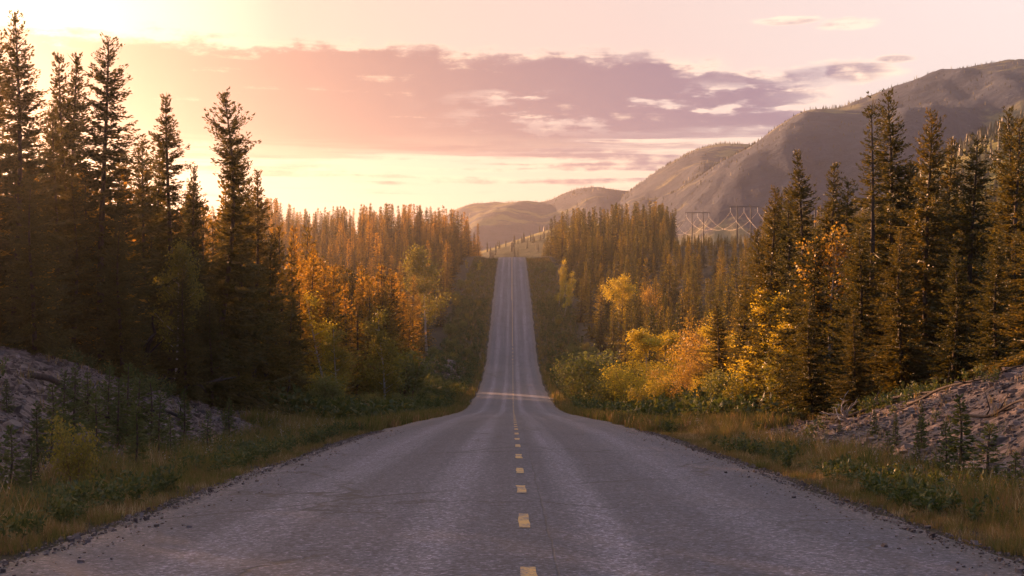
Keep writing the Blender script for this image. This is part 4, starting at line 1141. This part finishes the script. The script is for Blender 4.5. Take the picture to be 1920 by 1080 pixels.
x, d = verge_points(9500, 11, 55, 5.2, 8.2, 1.3); ok = (fbm(x * .6 + 9, d * .3, 3) > .45) & ((np.abs(x) < 7.3) | (d > 46)); add_tufts(tall, x[ok], d[ok], .55, 1.1, .14, True)
x, d = verge_points(11000, 46, 150, 4.4, 9.0, 1.2); ok = np.abs(x) > edge_of(x, d); add_tufts(coarse, x[ok], d[ok], .5, 1.1, .12)
x, d = verge_points(9000, 140, 460, 4.7, 12.0, 1.1); add_tufts(coarse, x, d, .8, 1.7, .12)
x, d = verge_points(600, 14, 60, 8, 13); add_tufts(short, x, d, .4, 1.0, .15)
tag(grow('verge_grass', 'tuft', 'grass'), 'rank dry grass along both verges of the road', 'grass', kind='stuff')
# leafy weeds
def weed(seed, h, n, leaf):
    r = np.random.default_rng(seed); mb = MB()
    stems = r.integers(3, 6)
    for s_ in range(stems):
        dv = np.array([r.normal() * .28, r.normal() * .28, 1.0]); hh = h * r.uniform(.6, 1.1)
        u = r.random(n) ** .8; B = u[:, None] * hh * dv + r.normal(size=(n, 3)) * .015; B[:, 2] = np.maximum(B[:, 2], .0)
        mb.cards(B, r.normal(size=(n, 3)) + np.array([0, 0, .25]), leaf * r.uniform(.6, 1.2, n), leaf * .38, r)
    return mb.arrays()
weeds = [weed(80 + g, .45, 13, .11) for g in range(4)]
x, d = verge_points(4200, 11, 60, 4.75, 8.4, 1.3); ok = (fbm(x * .5 + 3, d * .22 + 8, 3) > .52) & ((np.abs(x) < 7.2) | (d > 46)); add_tufts(weeds, x[ok], d[ok], .4, .95, .1)
x, d = verge_points(90, 14, 48, 7.8, 13); add_tufts(weeds, x, d, .5, 1.2, .1)
weeds_b = [weed(90 + g, .9, 14, .24) for g in range(3)]
x, d = verge_points(2600, 55, 330, 5.6, 13, 1.1); add_tufts(weeds_b, x, d, .6, 1.5, .1)
x, d = verge_points(1700, 68, 120, 10, 20, 1.1); add_tufts(weeds_b, x, d, .5, 1.2, .1)
x, d = verge_points(1500, 38, 70, 10, 17, 1.1); add_tufts(weeds, x, d, .5, 1.3, .1)
tag(grow('verge_weeds', 'weed', 'weeds'), 'leafy weeds and low undergrowth among the verge grass', 'weeds', kind='stuff')
# white seed heads
def seed_head(seed):
    r = np.random.default_rng(seed); mb = MB(); hh = r.uniform(.4, .6)
    B = np.array([[r.normal() * .03, r.normal() * .03, hh + r.normal() * .05] for _ in range(7)])
    mb.cards(B, r.normal(size=(7, 3)) + np.array([0, 0, .6]), .035, .011, r); return mb.arrays()
x, d = verge_points(1100, 12, 48, 5.4, 8.0, 1.2); ok = fbm(x * .5 + 30, d * .25, 3) > .5; add_tufts([seed_head(g) for g in range(4)], x[ok], d[ok], .6, 1.2, .15)
tag(grow('seed_heads', 'seed_head', 'seed'), 'white fluffy seed heads dotted over the verge weeds', 'seed heads', kind='stuff')

# ------------------------------------------------------------------ hazy evening air
m, k = new_mat('evening_haze')
pv = k.n('ShaderNodeVolumePrincipled'); pv.inputs['Color'].default_value = (.96, .90, .84, 1)
pv.inputs['Density'].default_value = HAZE_DENSITY; pv.inputs['Anisotropy'].default_value = HAZE_G
o = k.n('ShaderNodeOutputMaterial'); k.nt.links.new(pv.outputs[0], o.inputs['Volume'])
x0, x1, y0, y1, z0, z1 = -2450, 2450, -300, 4100, -45, 214
v = [(x, y, z) for x in (x0, x1) for y in (y0, y1) for z in (z0, z1)]
q = [[0, 1, 3, 2], [4, 6, 7, 5], [0, 4, 5, 1], [2, 3, 7, 6], [0, 2, 6, 4], [1, 5, 7, 3]]
tag(link('haze', mesh_np('haze', v, q, None, [m])), 'warm evening haze hanging over the whole valley', 'haze', kind='stuff')
